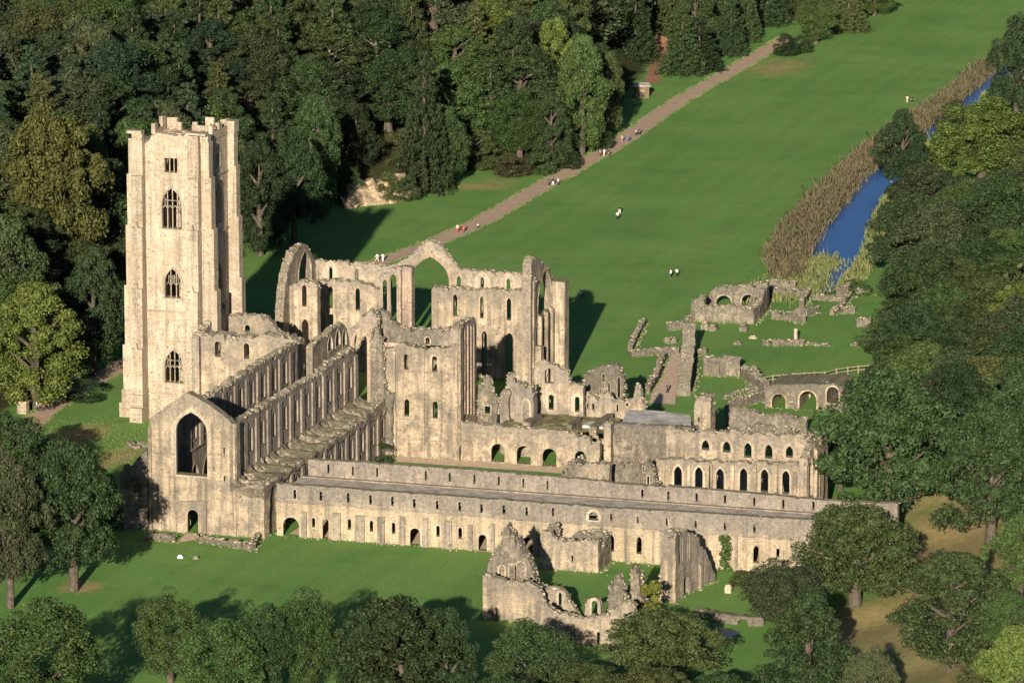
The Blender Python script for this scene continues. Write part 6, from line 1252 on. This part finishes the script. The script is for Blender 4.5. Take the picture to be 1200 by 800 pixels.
x, y = SPOT['pillar'][0]; g = Geo(); g.box((-.9,-.7,-.2),(.9,.7,2.0)); g.box((-1.,-.8,2.0),(1.,.8,2.3)); g.rough(.08); o = g.link('stone_pillar', 'stone'); o.location = (x,y,height(x,y)); tag(o, 'squat stone gate pillar at the left end of the tower path', 'pillar')
# low bridge wall over the stream at lower right
lb_ = SPOT['lowbridge']; b0 = lb_[0]
bt = thing('low_bridge', 'low stone bridge wall with a dark arch over the stream in the lower right', 'bridge', (*b0, 0)); bt['_o'] = (*b0, 0.)
for k in range(len(lb_)-1):
    a, b_ = Vector((*lb_[k],0)), Vector((*lb_[k+1],0)); L = (b_-a).length; d_ = (b_-a)/L
    ops_ = [(L*.3,L*.95,-.2,1.0,'R')] if k in (0,2) else []
    link('wall', wall_mesh((a.x,a.y), (d_.x,d_.y), 1.2, -.3, [(0,1.3),(L/2,1.4),(L,1.3)], ops_, .13, .08, 'rubble', bt['_o'], 500+k), bt)

# ivy
ix, iy = SPOT['ivy'][0]
clump('ivy', [(87.2+rnd.uniform(0,2.2), -37.2+rnd.uniform(-.2,.3), rnd.uniform(.5,8.2)) for _ in range(40)], [rnd.uniform(.4,.8) for _ in range(40)], 60, .3, (.14,.15,.03), 'green ivy hanging down the slim wall fragment', 'ivy', 8)
clump('ivy', [(89.6+rnd.uniform(-.6,.6), 2.0+rnd.uniform(-.2,.2), rnd.uniform(.2,5.4)) for _ in range(34)], [rnd.uniform(.3,.6) for _ in range(34)], 50, .28, (.075,.11,.03), 'strip of green ivy climbing the right part of the long range', 'ivy', 9)
clump('ivy', [(31.5+rnd.uniform(-.8,.8), 62.4+rnd.uniform(-.3,.3), rnd.uniform(22,25)) for _ in range(0)]+[(-9.5+rnd.uniform(-1.6,1.6), -.1+rnd.uniform(-.5,1.5), rnd.uniform(6.4,9.2)) for _ in range(22)], [rnd.uniform(.35,.7) for _ in range(22)], 40, .28, (.13,.125,.045), 'tan weeds growing over the broken corner left of the church front', 'weeds', 10)
# weeds along broken wall tops: tufts scattered on the widest tops
wt, wr = [], []
for W_ in WALLS:
    if W_[0] in ('nave','refectory','south_transept','cloister_range','kitchen_ruin','chapel','warming_house','guest_house'):
        p0, d, th, top = W_[3], W_[4], W_[5], W_[7]
        for (u_, z) in densify(top, 1.3):
            if z < 3: continue
            if noise.noise(Vector((u_*.25, p0[0]*.37+p0[1]*.21, 2))) > .12 and rnd.random() < .6:
                wt.append((p0[0]+d[0]*u_-d[1]*th*rnd.random(), p0[1]+d[1]*u_+d[0]*th*rnd.random(), z+.05)); wr.append(rnd.uniform(.22,.45))
V = leaves(wt, wr, 16, .22, 12); o = link('wall_top_weeds', leafmesh('wall_top_weeds', V), None, None, 'stuff'); o.color = (.15,.14,.05,1)
o['label'] = 'small weeds growing along the broken wall tops'; o['category'] = 'weeds'

# ------------------------------------------------ people
def skinned(name, verts, edges, rad, mat, sub=1):
    me = bpy.data.meshes.new(name); me.from_pydata(verts, edges, []); ob = bpy.data.objects.new(name, me); COL.objects.link(ob)
    md = ob.modifiers.new('s', 'SKIN'); md.use_smooth_shade = True
    for i, sv in enumerate(me.skin_vertices[0].data): sv.radius = (rad[i], rad[i]); sv.use_root = (i == 0)
    if sub: ob.modifiers.new('d', 'SUBSURF').levels = sub
    dg = bpy.context.evaluated_depsgraph_get(); m2 = bpy.data.meshes.new_from_object(ob.evaluated_get(dg))
    bpy.data.objects.remove(ob); m2.materials.clear(); m2.materials.append(MATS[mat])
    return m2
def body_parts(pose):
    st_ = {'walk':.30,'stand':.06,'sit':0}[pose]; sit = pose == 'sit'
    hip = .95 if not sit else .18
    V = [(0,0,hip)]; E = []; Rd = [.125]
    def add(p, par, r_): V.append(p); E.append((par, len(V)-1)); Rd.append(r_); return len(V)-1
    ch_ = add((0,.02,hip+.28), 0, .125); sh = add((0,.0,hip+.47), ch_, .10); nk = add((0,.01,hip+.57), sh, .055)
    j1 = add((0,-.02,hip+.64), nk, .075); hd = add((0,-.01,hip+.72), j1, .098); add((0,.01,hip+.80), hd, .07)
    add((0,-.105,hip+.70), hd, .018)                                    # nose
    for s_ in (-1,1): add((s_*.10,.0,hip+.70), hd, .018)                # ears
    ends = {}
    for s_ in (-1,1):
        ssh = add((s_*.19,.0,hip+.47), sh, .058); f_ = -s_*st_
        el = add((s_*.25, f_*.45, hip+.20), ssh, .043); wr_ = add((s_*.25, f_*.9-.10, hip-.03), el, .03); pm = add((s_*.25, f_*.95-.13, hip-.10), wr_, .035)
        for q, (dx, dy, L) in enumerate([(.0,-.035,.075),(.0,-.012,.085),(.0,.010,.08),(.0,.03,.065)]):
            k1 = add((s_*.25, f_*.95-.13+dy, hip-.10-L*.7), pm, .0095); add((s_*.24, f_*.95-.14+dy, hip-.10-L*1.1), k1, .0085)
        t1 = add((s_*.245, f_*.95-.185, hip-.10), pm, .011); add((s_*.24, f_*.95-.20, hip-.14), t1, .009)
        if sit:
            hp = add((s_*.11,-.02,hip-.02), 0, .09); kn = add((s_*.14,-.40,hip+.22), hp, .06); an = add((s_*.14,-.62,.08), kn, .042); add((s_*.15,-.78,.05), an, .038)
        else:
            f2 = s_*st_; hp = add((s_*.10,0,hip-.08), 0, .09); kn = add((s_*.10,-f2*.55-.03,.50), hp, .062); an = add((s_*.10,-f2,.09), kn, .042); add((s_*.11,-f2-.17,.04), an, .038)
        ends[s_] = (ssh, el, wr_, hp, kn, an)
    body = skinned('body', V, E, Rd, 'skin')
    jv = [V[0], V[ch_], V[sh], (V[nk][0],V[nk][1],V[nk][2]-.04)]; je = [(0,1),(1,2),(2,3)]; jr = [.155,.155,.125,.075]
    for s_ in (-1,1):
        a, b_, c_ = ends[s_][:3]; n = len(jv); jv += [V[a], V[b_], V[c_]]; je += [(2,n),(n,n+1),(n+1,n+2)]; jr += [.078,.06,.048]
    jac = skinned('jacket', jv, je, jr, 'cloth_navy')
    tv = [(0,0,hip+.05)]; te = []; trr = [.15]
    for s_ in (-1,1):
        h_, k_, a_ = ends[s_][3:]; n = len(tv); tv += [V[h_], V[k_], V[a_]]; te += [(0,n),(n,n+1),(n+1,n+2)]; trr += [.108,.078,.06]
    tro = skinned('trousers', tv, te, trr, 'cloth_grey')
    hv = [(0,.03,hip+.74),(0,.035,hip+.81),(0,.07,hip+.70)]; hair = skinned('hair', hv, [(0,1),(0,2)], [.105,.085,.075], 'hair')
    return body, hair, jac, tro
POSES = {p: body_parts(p) for p in ('walk','stand','sit')}
def person(x, y, rz, pose, jc, tc, label, sc_=1.0, group='visitors walking in the grounds'):
    t = thing('person', label, 'person', (x,y,height(x,y)+.05), rz, group); t.scale = (sc_*1.06,)*3
    for nm, me in zip(('body','hair','jacket','trousers'), POSES[pose]):
        o = link(nm, me, t)
        if nm in ('jacket','trousers'):
            o.material_slots[0].link = 'OBJECT'; o.material_slots[0].material = MATS['cloth_'+(jc if nm == 'jacket' else tc)]
PL_ = [('white','navy','person in white top, leftmost in the group left of the tower'),('cream','black','person in cream top, second from left in the group left of the tower'),('red','navy','person in red top in the middle of the group left of the tower'),('blue','black','person in blue top in the group on the path left of the tower'),('grey','navy','person in grey top, rightmost in the group left of the tower'),
 ('blue','navy','person in blue top walking in tree shade on the path by the tower'),('white','grey','person in white top walking in tree shade on the path by the tower'),
 ('white','cream','person in white top and cream trousers above the chapel wall, left of a pair'),('white','white','person all in white above the chapel wall, right of a pair'),
 ('cream','red','person in cream top and red trousers on the middle of the lawn path'),('red','red','person all in red on the middle of the lawn path'),('white','black','child in white on the lawn path behind the person in red'),
 ('navy','black','person in navy at the left of the group by the domed bushes'),('black','white','person in black top and white trousers by the domed bushes'),('white','navy','person in white top by the domed bushes'),
 ('grey','black','person in grey top on the path below the shed, left of three'),('white','white','person all in white on the path below the shed, middle of three'),('black','brown','person in black and brown on the path below the shed, right of three'),
 ('cream','grey','person in cream top on the upper path, left of a pair'),('blue','blue','person all in blue on the upper path, right of a pair'),
 ('grey','navy','person in grey and navy farthest up the lawn path'),('navy','black','person in navy and black farthest up the lawn path'),
 ('black','white','person in black top on open grass, upper of a pair'),('white','black','person in white top on open grass, lower of a pair'),
 ('white','navy','person in white top and navy trousers alone on the big lawn with a companion'),('white','black','person in white top and black trousers right of a companion on the big lawn'),
 ('cream','cream','person in cream near the river reed bed, left of a pair'),('black','navy','person in black near the river reed bed, right of a pair'),
 ('navy','black','person in navy walking along the gravel passage')]
for i, ((x, y), (jc, tc, lb)) in enumerate(zip(PEOPLE, PL_)):
    person(x, y, rnd.uniform(0,6.28), 'walk' if i%3 else 'stand', jc, tc, lb, .62 if i == 11 else 1.)
x, y = SPOT['sit'][0]; person(x, y, 1.2, 'sit', 'white', 'black', 'person in white top sitting on the lawn near the chapel shadow', 1.15)
